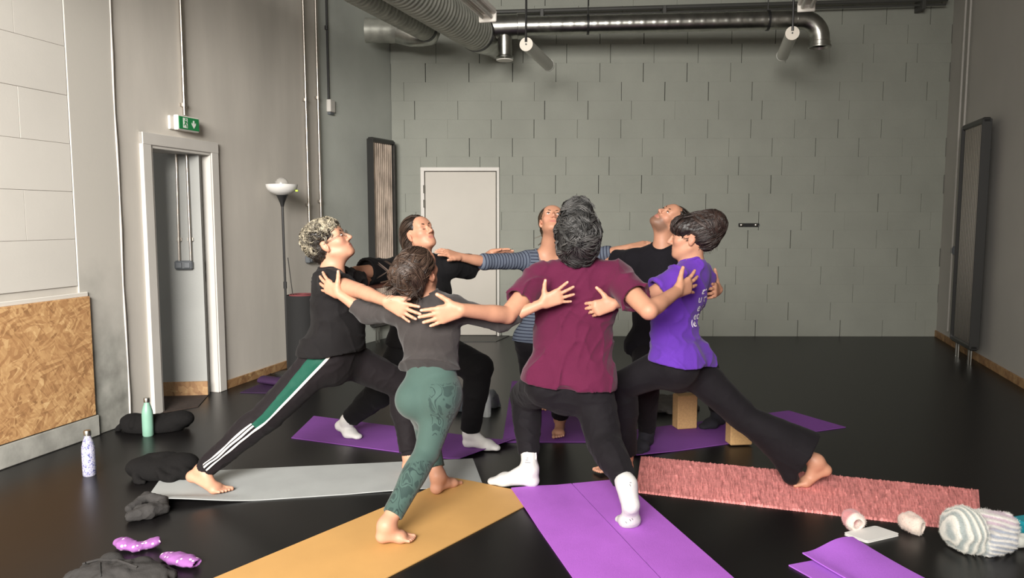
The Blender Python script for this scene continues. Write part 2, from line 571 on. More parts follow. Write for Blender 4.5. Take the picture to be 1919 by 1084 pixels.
def osb_mat(name, scale, tint):
    m = bpy.data.materials.new(name)
    m.use_nodes = True
    nt = m.node_tree
    b = nt.nodes['Principled BSDF']
    b.inputs['Roughness'].default_value = 0.6
    tc = nt.nodes.new('ShaderNodeTexCoord')
    def flakes(rot, sc):
        mr_ = nt.nodes.new('ShaderNodeMapping')
        mr_.inputs['Rotation'].default_value = rot
        nt.links.new(tc.outputs['Object'], mr_.inputs['Vector'])
        mp = nt.nodes.new('ShaderNodeMapping')
        mp.inputs['Scale'].default_value = sc
        nt.links.new(mr_.outputs['Vector'], mp.inputs['Vector'])
        nz = nt.nodes.new('ShaderNodeTexNoise')
        nz.inputs['Scale'].default_value = 4.0
        nt.links.new(mp.outputs['Vector'], nz.inputs['Vector'])
        va = nt.nodes.new('ShaderNodeVectorMath'); va.operation = 'MULTIPLY_ADD'
        va.inputs[1].default_value = (0.5, 0.5, 0.5)
        nt.links.new(nz.outputs['Color'], va.inputs[0])
        nt.links.new(mp.outputs['Vector'], va.inputs[2])
        vo = nt.nodes.new('ShaderNodeTexVoronoi')
        vo.inputs['Scale'].default_value = scale
        nt.links.new(va.outputs[0], vo.inputs['Vector'])
        return vo
    v1 = flakes((0.35, 0.1, 0.26), (1.0, 1.0, 0.30))
    v2 = flakes((1.25, 0.1, 0.26), (1.2, 1.2, 0.34))
    v3 = flakes((-0.6, 0.1, 0.26), (1.8, 1.8, 0.5))
    def sep(v):
        s = nt.nodes.new('ShaderNodeSeparateColor')
        nt.links.new(v.outputs['Color'], s.inputs['Color'])
        return s
    s1, s2, s3 = sep(v1), sep(v2), sep(v3)
    ma = nt.nodes.new('ShaderNodeMath'); ma.operation = 'GREATER_THAN'; ma.inputs[1].default_value = 0.5
    nt.links.new(s2.outputs['Green'], ma.inputs[0])
    mix = nt.nodes.new('ShaderNodeMix')
    nt.links.new(ma.outputs[0], mix.inputs['Factor'])
    nt.links.new(s1.outputs['Red'], mix.inputs['A'])
    nt.links.new(s2.outputs['Red'], mix.inputs['B'])
    mix2 = nt.nodes.new('ShaderNodeMix'); mix2.inputs['Factor'].default_value = 0.35
    nt.links.new(mix.outputs['Result'], mix2.inputs['A'])
    nt.links.new(s3.outputs['Red'], mix2.inputs['B'])
    cr = nt.nodes.new('ShaderNodeValToRGB')
    el = cr.color_ramp.elements
    el[0].position = 0.0; el[0].color = (0.27 * tint, 0.14 * tint, 0.058 * tint, 1)
    el[1].position = 1.0; el[1].color = (0.70 * tint, 0.47 * tint, 0.23 * tint, 1)
    for pos_, c in ((0.28, (0.40, 0.21, 0.09)), (0.55, (0.50, 0.285, 0.125)), (0.78, (0.58, 0.35, 0.16))):
        e = el.new(pos_); e.color = (c[0] * tint, c[1] * tint, c[2] * tint, 1)
    nt.links.new(mix2.outputs['Result'], cr.inputs['Fac'])
    nt.links.new(cr.outputs['Color'], b.inputs['Base Color'])
    bp = nt.nodes.new('ShaderNodeBump'); bp.inputs['Strength'].default_value = 0.3; bp.inputs['Distance'].default_value = 0.003
    nt.links.new(mix2.outputs['Result'], bp.inputs['Height'])
    nt.links.new(bp.outputs['Normal'], b.inputs['Normal'])
    return m

M_osb = osb_mat('strand_board', 34.0, 1.12)
M_osb_dark = osb_mat('strand_board_skirting', 16.0, 0.62)

# ================================================================== the room's plan (metres)
CEIL = 4.75
L0 = fl(240, 794.6)                      # a point of the left wall's foot
LU = nrm(V(0.2558, 0.9667, 0))           # along it, away from the lens
LN = V(LU[1], -LU[0], 0)                 # into the room
L_END = L0 + LU * 2.73                   # where the smooth pier ends
SEG_B = fl(740, 629.5)                   # corner with the far wall
R_C = fl(1753, 630.5)                    # corner of far and right wall
RU = nrm(fl(1919, 728) - R_C)            # along the right wall, towards the lens
RN = V(-abs(RU[1]), -RU[0] * -1, 0)
RN = nrm(V(RU[1], -RU[0], 0))
if RN[0] > 0: RN = -RN
BU = nrm(R_C - SEG_B); BN = V(BU[1], -BU[0], 0)
if BN[1] > 0: BN = -BN
SU = nrm(SEG_B - L_END); SN = V(SU[1], -SU[0], 0)
if SN[0] < 0: SN = -SN
REAR_Y = -3.0

def onL(px, py): return onplane(px, py, L0, LN)
def onS(px, py): return onplane(px, py, SEG_B, SN)
def onB(px, py): return onplane(px, py, SEG_B, BN)
def onR(px, py): return onplane(px, py, R_C, RN)
def sL(p): return float(np.dot(np.asarray(p) - L0, LU))
def wallpoly(p, q, n, t):
    return [(p[0], p[1]), (q[0], q[1]), (q[0] - n[0] * t, q[1] - n[1] * t), (p[0] - n[0] * t, p[1] - n[1] * t)]

def pL(s): return L0 + LU * s

# ---- floor and ceiling
s_rear = (REAR_Y - L0[1]) / LU[1]
L_REAR = pL(s_rear)
R_REAR = R_C + RU * ((REAR_Y - R_C[1]) / RU[1])
fb = MB()
fb.prism([(-6.2, REAR_Y - 0.3), (6.4, REAR_Y - 0.3), (6.4, 10.2), (-6.2, 10.2)], -0.12, 0.0)
floor = tag(fb.obj('floor', M_floor, base=(0, 4, -0.12), smooth=False), kind='structure')
cb = MB()
cb.prism([(-6.2, REAR_Y - 0.3), (6.4, REAR_Y - 0.3), (6.4, 10.2), (-6.2, 10.2)], CEIL, CEIL + 0.15)
tag(cb.obj('ceiling', M_ceil, base=(0, 4, CEIL), smooth=False), kind='structure')

# ---- left wall: block part, pier, plastered part with the doorway
s_pier0 = sL(onL(137, 400))              # end of the coursed blocks
s_line = sL(onL(222, 400))               # the corner bead beyond the pier
s_do0 = sL(onL(284, 500)); s_do1 = sL(onL(402, 500))
pa, pb = onL(283, 300), onL(403, 300)
DOOR_TOP = 2.0
d0 = sL(onL(288, 500)); d1 = sL(onL(399, 500))
DOOR_TOP = float(onL(283, 273)[2])
T = 0.22
wl = MB()
wl.prism(wallpoly(L_REAR, pL(d0), LN, T), 0, CEIL)
wl.prism(wallpoly(pL(d1), L_END, LN, T), 0, CEIL)
wl.prism(wallpoly(pL(d0), pL(d1), LN, T), DOOR_TOP, CEIL)
wall_left = tag(wl.obj('wall_left', M_plaster, base=tuple(L0), smooth=False), kind='structure')

def wbox(s0, s1, z0, z1, t0, t1, p0=None, u=None, n=None):
    """box on a wall: along s0..s1, up z0..z1, standing proud t0..t1."""
    p0 = L0 if p0 is None else p0; u = LU if u is None else u; n = LN if n is None else n
    c = p0 + u * (s0 + s1) / 2 + n * (t0 + t1) / 2; c = V(c[0], c[1], (z0 + z1) / 2)
    return (c, u, n, V(0, 0, 1), abs(s1 - s0) / 2, abs(t1 - t0) / 2, abs(z1 - z0) / 2)

# pier of smooth render with a rounded bead at its far corner
m = MB(); m.box(*wbox(s_pier0, s_line, 0, CEIL, 0.0, 0.012), bev=0.004)
m.obj('pier_render', M_pier, wall_left)
m = MB()
bp_ = [pL(s_line + 0.004 * math.sin(z * 5)) + LN * 0.012 + V(0, 0, z) for z in np.linspace(0.0, CEIL, 26)]
m.tube(bp_, [0.0065 + 0.002 * math.sin(i * 2.1) for i in range(26)], 8)
m.obj('corner_bead', M_white, wall_left)
# concrete foot of the wall under the strand board, and lower pier stain
zc_top = float(onL(60, 822)[2])
s_osb1 = sL(onL(168, 700))
m = MB()
m.box(*wbox(s_osb1 - 4.2, s_osb1 + 0.03, 0, float(onL(172, 779)[2]), 0.0, 0.03), bev=0.006)
m.obj('concrete_plinth', M_concrete, wall_left)
# blocks: each one piece, joints recessed
row = float(onL(66, 73)[2] - onL(66, 168)[2])
zj = float(onL(66, 168)[2])
rg = random.Random(4)
i = 0
z0 = zj - row * 5
while z0 < CEIL - 0.02:
    z1 = min(z0 + row, CEIL)
    lo_z = max(z0, float(onL(160, 557)[2]) + 0.03)
    if z1 - lo_z > 0.05:
        s1 = s_pier0 - 0.003
        s1b = s1 - (0.62 if i % 2 else 0.34)
        segs = [(s1b, s1), (s1b - 0.62, s1b), (s1b - 1.24, s1b - 0.62), (s1b - 1.86, s1b - 1.24)]
        for (a, b) in segs:
            mm = MB(); mm.box(*wbox(a + 0.0008, b - 0.0008, lo_z + 0.0009, z1 - 0.0009, -0.004, 0.0075 + rg.uniform(-0.0008, 0.0008)), bev=0.0012)
            mm.obj('block', M_block_beige, wall_left)
    z0 += row; i += 1
# strand board panel screwed on the wall
osb_b = float(onL(172, 777)[2]); osb_t = float(onL(164, 555)[2])
op = empty('strand_board_panel', pL(s_osb1 - 0.9) + LN * 0.02 + V(0, 0, osb_b))
tag(op, 'large strand board panel fixed to the wall above the concrete foot', 'board')
m = MB(); m.box(*wbox(s_osb1 - 2.3, s_osb1, osb_b, osb_t, 0.012, 0.034), bev=0.002)
m.obj('board', M_osb, op)
m = MB(); m.box(*wbox(s_osb1 - 2.3, s_osb1, osb_t, osb_t + 0.028, 0.008, 0.022), bev=0.003)
m.obj('top_strip', M_block_beige, op)

# ---- doorway 1 with its frame, and the corridor wall behind
fw = 0.085
door1 = empty('door_1', pL((d0 + d1) / 2))
tag(door1, kind='structure')
m = MB()
m.box(*wbox(d0 - fw, d0, 0, DOOR_TOP + fw, -0.01, 0.028), bev=0.004)
m.box(*wbox(d0 - 0.002, d0 + 0.02, 0, DOOR_TOP, -T, 0.02), bev=0.003)
m.obj('door_frame_jamb', M_white, door1)
m = MB()
m.box(*wbox(d1, d1 + fw, 0, DOOR_TOP + fw, -0.01, 0.028), bev=0.004)
m.box(*wbox(d1 - 0.012, d1 + 0.002, 0, DOOR_TOP, -0.10, 0.02), bev=0.003)
m.obj('door_frame_jamb', M_white, door1)
m = MB()
m.box(*wbox(d0 - fw, d1 + fw, DOOR_TOP, DOOR_TOP + fw, -0.01, 0.03), bev=0.004)
m.box(*wbox(d0, d1, DOOR_TOP - 0.02, DOOR_TOP + 0.002, -T, 0.02), bev=0.003)
m.obj('door_frame_head', M_white, door1)
m = MB(); m.box(*wbox(d1 - 0.0135, d1 - 0.011, 0, DOOR_TOP, -0.085, -0.068)); m.obj('gap_shade_strip', M_black, door1, smooth=False)  # thin black strip standing in for the shaded gap at the door edge
for zz in (1.02, 0.93):
    m = MB(); m.box(*wbox(d1 - 0.024, d1 - 0.018, zz - 0.035, zz + 0.035, -0.09, -0.06))
    m.obj('strike_plate', M_black, door1)

ca, cbb = fl(292, 744), fl(391, 741)
cu = nrm(cbb - ca); cn = V(cu[1], -cu[0], 0)
if cn[1] > 0: cn = -cn
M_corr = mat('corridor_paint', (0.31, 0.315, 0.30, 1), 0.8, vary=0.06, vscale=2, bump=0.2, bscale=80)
m = MB()
m.prism(wallpoly(ca - cu * 0.9, cbb - cu * 0.005, cn, 0.05), 0, DOOR_TOP + 0.6)
wc = tag(m.obj('wall_corridor', M_corr, base=tuple(ca), smooth=False), kind='structure')
m = MB(); m.prism([tuple((L0 + LU * (d0 - 0.9) - LN * 0.1)[:2]), tuple((L0 + LU * (d1 + 0.5) - LN * 0.1)[:2]), tuple((L0 + LU * (d1 + 0.5) - LN * 1.6)[:2]), tuple((L0 + LU * (d0 - 0.9) - LN * 1.6)[:2])], DOOR_TOP + 0.45, DOOR_TOP + 0.55)
m.obj('corridor_ceiling', M_ceil, wc, smooth=False)
m = MB()
hh = 0.115
c = (ca - cu * 0.4 + cbb) / 2
m.box(V(c[0], c[1], hh / 2) + cn * 0.008, cu, cn, V(0, 0, 1), np.linalg.norm(cbb - ca + cu * 0.4) / 2, 0.008, hh / 2, bev=0.002)
tag(m.obj('baseboard_corridor', M_osb_dark), kind='structure')
M_mat_brown = mat('brown_coir', (0.035, 0.022, 0.016, 1), 0.9, vary=0.3, vscale=30, bump=0.6)
m = MB()
q = [fl(303, 743), fl(391, 741), fl(372, 763), fl(304, 775)]
m.prism([tuple(p[:2]) for p in q], 0.0, 0.006)
tag(m.obj('doormat', M_mat_brown), 'thin brown doormat lying inside the open doorway', 'doormat')

def conduit(name, pts, r, label, parent_wall=None, group=None, clips=(), n_=LN):
    root = empty(name, pts[0])
    tag(root, label, 'conduit', group)
    mm = MB(); mm.tube(pts, r, 12); mm.obj('tube', M_conduit, root)
    for t in clips:
        p = lerp(pts[0], pts[-1], t)
        mm = MB(); d = nrm(pts[-1] - pts[0])
        mm.tube([p - d * 0.014, p + d * 0.014], r * 1.5, 12)
        mm.box(p - n_ * r, d, np.cross(d, n_), n_, 0.012, r * 1.9, r * 0.8)
        mm.obj('clip', M_conduit, root)
    return root

def corr(px, py): return onplane(px, py, ca + cn * 0.02, cn)
for (x0, x1, lab) in ((329, 336, 'thin steel conduit inside the doorway, the one nearer the frame beside the bottles'),
                      (348, 358, 'thin steel conduit inside the doorway, the one nearer the open door edge')):
    a, b = corr(x0, 250), corr(x1, 489)
    conduit('conduit', [a, b], 0.0105, lab, group=None, clips=(0.83,), n_=cn)
sb = empty('switch_box', corr(345, 497))
tag(sb, 'grey plastic switch box at the foot of two conduits in the doorway', 'switch box')
m = MB(); c = corr(345, 497); m.box(c + cn * 0.005, cu, V(0, 0, 1), cn, 0.066, 0.034, 0.022, bev=0.010)
m.obj('housing', M_grey_plastic, sb)
m = MB(); m.box(c + cn * 0.03 - cu * 0.03, cu, V(0, 0, 1), cn, 0.022, 0.022, 0.006, bev=0.003); m.obj('rocker', M_grey_plastic, sb)
m = MB(); m.box(c + cn * 0.03 + cu * 0.03, cu, V(0, 0, 1), cn, 0.022, 0.022, 0.006, bev=0.003); m.obj('rocker', M_grey_plastic, sb)

# ---- skirting of strand board
s_b0 = d1 + fw
m = MB(); m.box(*wbox(s_b0, sL(L_END), 0, 0.07, 0.0, 0.016), bev=0.002)
tag(m.obj('baseboard_left', M_osb_dark), kind='structure')
m = MB()
rl = np.linalg.norm(R_REAR - R_C)
m.box(*wbox(0.0, rl - 0.3, 0, 0.075, 0.0, 0.016, R_C, RU, RN), bev=0.002)
tag(m.obj('baseboard_right', M_osb_dark), kind='structure')

# ---- smooth wall piece with the bronze radiator
m = MB(); m.prism(wallpoly(L_END, SEG_B, SN, 0.2), 0, CEIL)
tag(m.obj('wall_niche', M_seg, base=tuple(L_END), smooth=False), kind='structure')

# ---- far wall of painted blocks, each block one piece
bl = float(np.linalg.norm(R_C - SEG_B))
m = MB(); m.prism(wallpoly(SEG_B - BU * 0.1 - BN * 0.02, R_C + BU * 0.1 - BN * 0.02, BN, 0.2), 0, CEIL)
wall_back = tag(m.obj('wall_back', M_mortar, base=tuple(SEG_B), smooth=False), kind='structure')
def sB(p): return float(np.dot(np.asarray(p) - SEG_B, BU))
dr0, dr1 = sB(onB(790, 450)), sB(onB(936, 450))
dr_top = float(onB(860, 314)[2])
rg = random.Random(11)
bw, bh = 0.502, 0.213
BLK = {}
def block_at(s0, s1, z0, z1):
    gl = rg.choice((0.0004, 0.002, 0.005, 0.007, 0.009))
    w, hh_ = round(s1 - s0 - gl, 4), round(z1 - z0, 4)
    c = SEG_B + BU * (s0 + s1) / 2 + V(0, 0, (z0 + z1) / 2)
    mm = MB(); mm.box(c + BN * rg.uniform(-0.0006, 0.0006), BU, BN, V(0, 0, 1), w / 2, 0.02, hh_ / 2 - 0.0001, bev=0.0006)
    mm.obj('block', M_block, wall_back, smooth=False)
z, r_i = -0.02, 0
while z < CEIL - 0.01:
    z1 = min(z + bh, CEIL)
    s = -bw * (0.5 if r_i % 2 else 0.0) - (0.13 if r_i % 3 == 0 else 0.0) - bw * 0.2
    while s < bl:
        a, b = max(s, 0.0), min(s + bw, bl)
        s += bw
        if b - a < 0.02: continue
        zz0, zz1 = max(z, 0), z1
        if zz0 < dr_top and b > dr0 and a < dr1:
            if a < dr0 - 0.02: block_at(a, dr0, zz0, zz1)
            if b > dr1 + 0.02: block_at(dr1, b, zz0, zz1)
            if zz1 > dr_top + 0.02: block_at(max(a, dr0), min(b, dr1), dr_top, zz1)
            continue
        block_at(a, b, zz0, zz1)
    z, r_i = z1, r_i + 1

# ---- door in the far wall
door2 = empty('door_2', SEG_B + BU * (dr0 + dr1) / 2)
tag(door2, kind='structure')
def bbox_(s0, s1, z0, z1, t0, t1): return wbox(s0, s1, z0, z1, t0, t1, SEG_B, BU, BN)
m = MB(); m.box(*bbox_(dr0, dr0 + 0.045, 0, dr_top, -0.03, 0.045), bev=0.004); m.obj('door_frame_jamb', M_white, door2)
m = MB(); m.box(*bbox_(dr1 - 0.03, dr1, 0, dr_top, -0.03, 0.045), bev=0.004); m.obj('door_frame_jamb', M_white, door2)
m = MB(); m.box(*bbox_(dr0, dr1, dr_top - 0.045, dr_top, -0.03, 0.047), bev=0.004); m.obj('door_frame_head', M_white, door2)
m = MB(); m.box(*bbox_(dr0 + 0.052, dr1 - 0.040, 0.012, dr_top - 0.052, -0.03, 0.028), bev=0.004); m.obj('door_leaf', M_door, door2)
for py in (355, 382):
    zc = float(onB(793, py)[2])
    m = MB(); m.tube([SEG_B + BU * (dr0 + 0.042) + BN * 0.05 + V(0, 0, zc - 0.045), SEG_B + BU * (dr0 + 0.042) + BN * 0.05 + V(0, 0, zc + 0.045)], 0.011, 10)
    m.obj('hinge', M_steel, door2)
for zc in (0.25,):
    m = MB(); m.tube([SEG_B + BU * (dr0 + 0.042) + BN * 0.05 + V(0, 0, zc - 0.045), SEG_B + BU * (dr0 + 0.042) + BN * 0.05 + V(0, 0, zc + 0.045)], 0.011, 10)
    m.obj('hinge', M_steel, door2)
M_threshold = mat('worn_rubber', (0.05, 0.05, 0.046, 1), 0.5, vary=0.2, vscale=6)
m = MB()
m.prism([tuple(fl(*p)[:2]) for p in ((846, 627), (962, 627), (930, 641), (838, 641))], 0.0, 0.007)
tag(m.obj('doormat', M_threshold), 'thin grey rubber doormat lying before the closed far door', 'doormat')

# ---- right wall
m = MB(); m.prism(wallpoly(R_C, R_REAR, RN, 0.2), 0, CEIL)
tag(m.obj('wall_right', M_right, base=tuple(R_C), smooth=False), kind='structure')

# ---- rear wall behind the lens with its glazed front (the daylight's source)
def rear_wall():
    x0, x1 = L_REAR[0], R_REAR[0]
    holes = [(-4.2, 0.0, 2.05, 4.6)]
    mm = MB()
    xs = x0
    for (a, b, za, zb) in holes:
        mm.prism([(xs, REAR_Y), (a, REAR_Y), (a, REAR_Y - 0.2), (xs, REAR_Y - 0.2)], 0, CEIL)
        mm.prism([(a, REAR_Y), (b, REAR_Y), (b, REAR_Y - 0.2), (a, REAR_Y - 0.2)], 0, za)
        mm.prism([(a, REAR_Y), (b, REAR_Y), (b, REAR_Y - 0.2), (a, REAR_Y - 0.2)], zb, CEIL)
        xs = b
    mm.prism([(xs, REAR_Y), (x1, REAR_Y), (x1, REAR_Y - 0.2), (xs, REAR_Y - 0.2)], 0, CEIL)
    tag(mm.obj('wall_rear', M_plaster, base=(0, REAR_Y, 0), smooth=False), kind='structure')
    for k, (a, b, za, zb) in enumerate(holes):
        w = empty('window_%d' % (k + 1), ((a + b) / 2, REAR_Y - 0.1, za)); tag(w, kind='structure')
        mm = MB()
        n = 3 if k == 0 else 1
        for i in range(n + 1):
            x = a + (b - a) * i / n
            mm.box((x, REAR_Y - 0.1, (za + zb) / 2), (1, 0, 0), (0, 1, 0), (0, 0, 1), 0.035, 0.04, (zb - za) / 2)
        for zz in (za, zb):
            mm.box(((a + b) / 2, REAR_Y - 0.1, zz), (1, 0, 0), (0, 1, 0), (0, 0, 1), (b - a) / 2, 0.04, 0.035)
        mm.obj('window_frame', M_white, w, smooth=False)
rear_wall()

# ================================================================== services: conduits, sign, ducts, lamps, radiators
def offL(px, py, d): return onplane(px, py, L0 + LN * d, LN)
conduit('conduit', [offL(336, -60, 0.02), offL(346, 216, 0.02)], 0.013, 'steel conduit running down the wall to the green exit sign', clips=(0.93,))
conduit('conduit', [offL(566, -60, 0.03), offL(581.7, 478, 0.03)], 0.0135, 'steel conduit on the wall beside the floor lamp, nearest to the lamp', clips=(0.45, 0.82))
conduit('conduit', [offL(589.5, -60, 0.03), offL(603.5, 470, 0.03)], 0.0125, 'middle steel conduit of three on the wall past the floor lamp', clips=(0.45, 0.82))
M_dkconduit = M_black
cd = empty('cable_pipe', offL(612, -60, 0.02)); tag(cd, 'dark thin pipe running down the wall edge to a white box', 'pipe')
m = MB(); m.tube([offL(610, -60, 0.03), offL(616, 186, 0.03)], 0.011, 10); m.obj('tube', M_black, cd)
m = MB(); p = offL(611.5, 52, 0.03); m.tube([p + V(0, 0, .02), p - V(0, 0, .02)], 0.017, 10); m.obj('clip', M_black, cd)
jb = empty('junction_box', offL(620, 210, 0.02)); tag(jb, 'small white junction box at the end of the dark pipe', 'junction box')
c = offL(619, 199, 0.03)
m = MB(); m.box(c, LU, LN, V(0, 0, 1), 0.05, 0.03, 0.062, bev=0.006); m.obj('housing', M_white, jb)
m = MB(); m.box(c - V(0, 0, 0.075), LU, LN, V(0, 0, 1), 0.04, 0.022, 0.013, bev=0.004); m.obj('cable_gland', M_grey_plastic, jb)

sb2 = empty('switch_box', offL(583, 487, 0.03)); tag(sb2, 'grey plastic switch box under the steel conduits behind the curly head', 'switch box')
c = offL(584, 486, 0.03)
m = MB(); m.box(c, LU, LN, V(0, 0, 1), 0.085, 0.025, 0.034, bev=0.008); m.obj('housing', M_grey_plastic, sb2)
m = MB(); m.box(c + LN * 0.028, LU, LN, V(0, 0, 1), 0.06, 0.005, 0.022, bev=0.003); m.obj('rocker', M_grey_plastic, sb2)
# exit sign
es = empty('exit_sign', offL(348, 245, 0.05)); tag(es, 'green exit sign with running figure and down arrow above the doorway', 'sign')
tl, br = offL(329.5, 217, 0.06), offL(370.5, 246, 0.06)
sc_, sw, sz = (sL(tl) + sL(br)) / 2, abs(sL(br) - sL(tl)) / 2, 0.0
zt, zb_ = float(offL(350, 218.5, 0.06)[2]), float(offL(350, 246, 0.06)[2])
zc, sh = (zt + zb_) / 2, (zt - zb_) / 2
def sgn(u, w, t): return pL(sc_ + u * sw) + LN * t + V(0, 0, zc + w * sh)
m = MB(); m.box(pL(sc_) + LN * 0.055 + V(0, 0, zc), LU, LN, V(0, 0, 1), sw, 0.020, sh, bev=0.006); m.obj('housing', M_lamp_white, es)
m = MB(); m.box(pL(sc_ - sw * 0.12) + LN * 0.008 + V(0, 0, zc), LU, LN, V(0, 0, 1), sw * 0.98, 0.010, sh * 0.92, bev=0.004); m.obj('wall_plate', M_lamp_white, es)
m = MB(); m.box(pL(sc_ + sw * 0.015) + LN * 0.076 + V(0, 0, zc), LU, LN, V(0, 0, 1), sw * 0.93, 0.003, sh * 0.84, bev=0.001)
face = m.obj('sign_face', M_green, es)
def flat(polys, t, name, mm, parent):
    b_ = MB()
    for poly in polys:
        b_.add([sgn(u, w, t) for u, w in poly] + [sgn(u, w, t - 0.001) for u, w in poly],
               [tuple(range(len(poly)))] + [(i, (i + 1) % len(poly), len(poly) + (i + 1) % len(poly), len(poly) + i) for i in range(len(poly))])
    return b_.obj(name, mm, parent, smooth=False)
flat([[(-0.56, -0.66), (-0.16, -0.66), (-0.16, 0.68), (-0.56, 0.68)]], 0.0802, 'door_symbol', M_sign_white, face)
flat([[(-0.36, 0.62), (-0.27, 0.62), (-0.25, 0.5), (-0.30, 0.42), (-0.38, 0.46), (-0.40, 0.55)],
      [(-0.48, 0.30), (-0.28, 0.36), (-0.20, 0.08), (-0.12, 0.05), (-0.13, -0.02), (-0.24, 0.0), (-0.29, 0.14), (-0.33, 0.0), (-0.24, -0.22), (-0.22, -0.58), (-0.28, -0.58), (-0.31, -0.28), (-0.39, -0.14), (-0.43, -0.33), (-0.56, -0.33), (-0.56, -0.26), (-0.46, -0.24), (-0.42, 0.02), (-0.39, 0.22), (-0.47, 0.2)]], 0.0812, 'running_figure', M_green, face)
flat([[(0.37, 0.50), (0.50, 0.50), (0.50, -0.02), (0.62, 0.22), (0.62, -0.08), (0.435, -0.56), (0.25, -0.08), (0.25, 0.22), (0.37, -0.02)]], 0.0804, 'down_arrow', M_sign_white, face)

# ---- ducts under the ceiling
YD = 8.05
DU = nrm(V(0.335, 1, 0))
def ribbed(m_, a, b, r, pitch, depth, n=28):
    L = float(np.linalg.norm(b - a)); k = max(2, int(L / pitch * 6))
    ts = np.linspace(0, 1, k)
    pts = [lerp(a, b, t) for t in ts]
    rs = [r + depth * (math.sin(t * L / pitch * 2 * math.pi)) for t in ts]
    return m_.tube(pts, rs, n)
VPd = LU
# wide flexible duct running forward over the room
f_end = at(893, 62, YD - 0.1)
d2 = empty('flexible_duct', f_end); tag(d2, 'wide ribbed flexible duct running out over the room to the far tee', 'duct')
m = MB(); ribbed(m, f_end - DU * 6.5, f_end, 0.178, 0.068, 0.006); m.obj('ribbed_hose', M_flex, d2)
m = MB(); m.tube([f_end - DU * 0.02, f_end + DU * 0.03], 0.188, 28); m.obj('clamp_band', M_black, d2)
c0 = f_end + DU * 0.03
m = MB(); m.tube([c0, c0 + DU * 0.13, c0 + DU * 0.34, c0 + DU * 0.5, c0 + DU * 0.75], [0.178, 0.178, 0.150, 0.135, 0.135], 28); m.obj('reducer', M_steel, d2)
# narrow flexible duct and its elbow to the niche wall
g_end = at(797, 55, 7.95)
d1_ = empty('flexible_duct', g_end); tag(d1_, 'narrower ribbed flexible duct ending in an elbow towards the niche wall', 'duct')
m = MB(); ribbed(m, g_end - DU * 6.5, g_end, 0.116, 0.068, 0.005); m.obj('ribbed_hose', M_flex, d1_)
m = MB(); m.tube([g_end - DU * 0.02, g_end + DU * 0.03], 0.125, 24); m.obj('clamp_band', M_black, d1_)
stub = at(688, 57, 8.16)
path = [g_end + DU * 0.03, g_end + DU * 0.10, g_end + DU * 0.17 + V(-0.03, 0, -0.005), g_end + DU * 0.20 + V(-0.12, 0, -0.01), g_end + DU * 0.21 + V(-0.24, 0, -0.01), stub + V(0.30, 0.03, 0)]
m = MB(); m.tube(path, [0.116, 0.118, 0.120, 0.120, 0.120, 0.120], 24); m.obj('elbow', M_steel, d1_)
m = MB(); ribbed(m, stub + V(0.40, 0.03, 0), stub + V(-0.02, 0.0, 0), 0.126, 0.12, 0.002); m.obj('stub_pipe', M_flex, d1_)
# far spiral duct with tee, valve and elbow
da, db = at(985, 49, YD), at(1500, 37, YD - 0.18)
sd = empty('spiral_duct', da); tag(sd, 'long spiral steel duct along the far wall with an elbow turned down', 'duct')
du = nrm(db - da)
m = MB()
L = float(np.linalg.norm(db - da)); k = int(L / 0.02)
m.tube([lerp(da, db, t) for t in np.linspace(0, 1, k)], [0.094 + (0.003 if i % 6 == 0 else 0) for i in range(k)], 28); m.obj('spiral_pipe', M_steel, sd)
m = MB()
el_c = db + V(0, 0, -0.20)
pts = [db - du * 0.05] + [el_c + du * 0.2 * math.sin(a) + V(0, 0, 0.2 * math.cos(a)) for a in np.linspace(0, math.pi / 2, 9)] + [el_c + du * 0.2 + V(0, 0, -0.06)]
m.tube(pts, 0.098, 28); m.obj('elbow', M_steel, sd)
m = MB(); e_ = el_c + du * 0.2 + V(0, 0, -0.06)
m.lathe([(0.098, 0.04), (0.104, 0.035), (0.104, 0.0), (0.115, -0.005), (0.115, -0.022), (0.10, -0.024), (0.09, 0.0)], e_, n=28); m.obj('collar', M_steel, sd)
for px in (1104, 1440):
    t = (px - 985) / 515.0; p = lerp(da, db, t)
    m = MB(); m.tube([p - du * 0.012, p + du * 0.012], 0.102, 28); m.obj('hanger_band', M_black, sd)
    m = MB(); m.tube([p + V(0, 0, 0.1), V(p[0], p[1], CEIL)], 0.006, 8); m.obj('hanger_rod', M_black, sd)
td = empty('duct_tee', at(950, 51, YD)); tag(td, 'short steel duct tee with a downward outlet valve at the end of the ducts', 'duct fitting')
ta, tb = at(906, 52, YD + 0.0), at(985, 49, YD)
m = MB(); m.tube([ta, lerp(ta, tb, .04), lerp(ta, tb, .05), lerp(ta, tb, .8), lerp(ta, tb, .81), tb], [0.118, 0.118, 0.125, 0.125, 0.133, 0.133], 28); m.obj('body', M_steel, td)
tc_ = at(946, 66, YD)
m = MB(); zb1 = at(946, 106, YD)[2] - tc_[2]
m.lathe([(0.10, 0.03), (0.078, -0.02), (0.076, zb1 + 0.01), (0.09, zb1), (0.092, zb1 - 0.018), (0.07, zb1 - 0.018)], tc_, n=24); m.obj('outlet_pipe', M_steel, td)
m = MB(); m.lathe([(0.005, zb1 + 0.0), (0.005, zb1 - 0.035), (0.09, zb1 - 0.035), (0.088, zb1 - 0.042), (0.01, zb1 - 0.046)], tc_, n=24); m.obj('valve_disc', M_lamp_white, td)

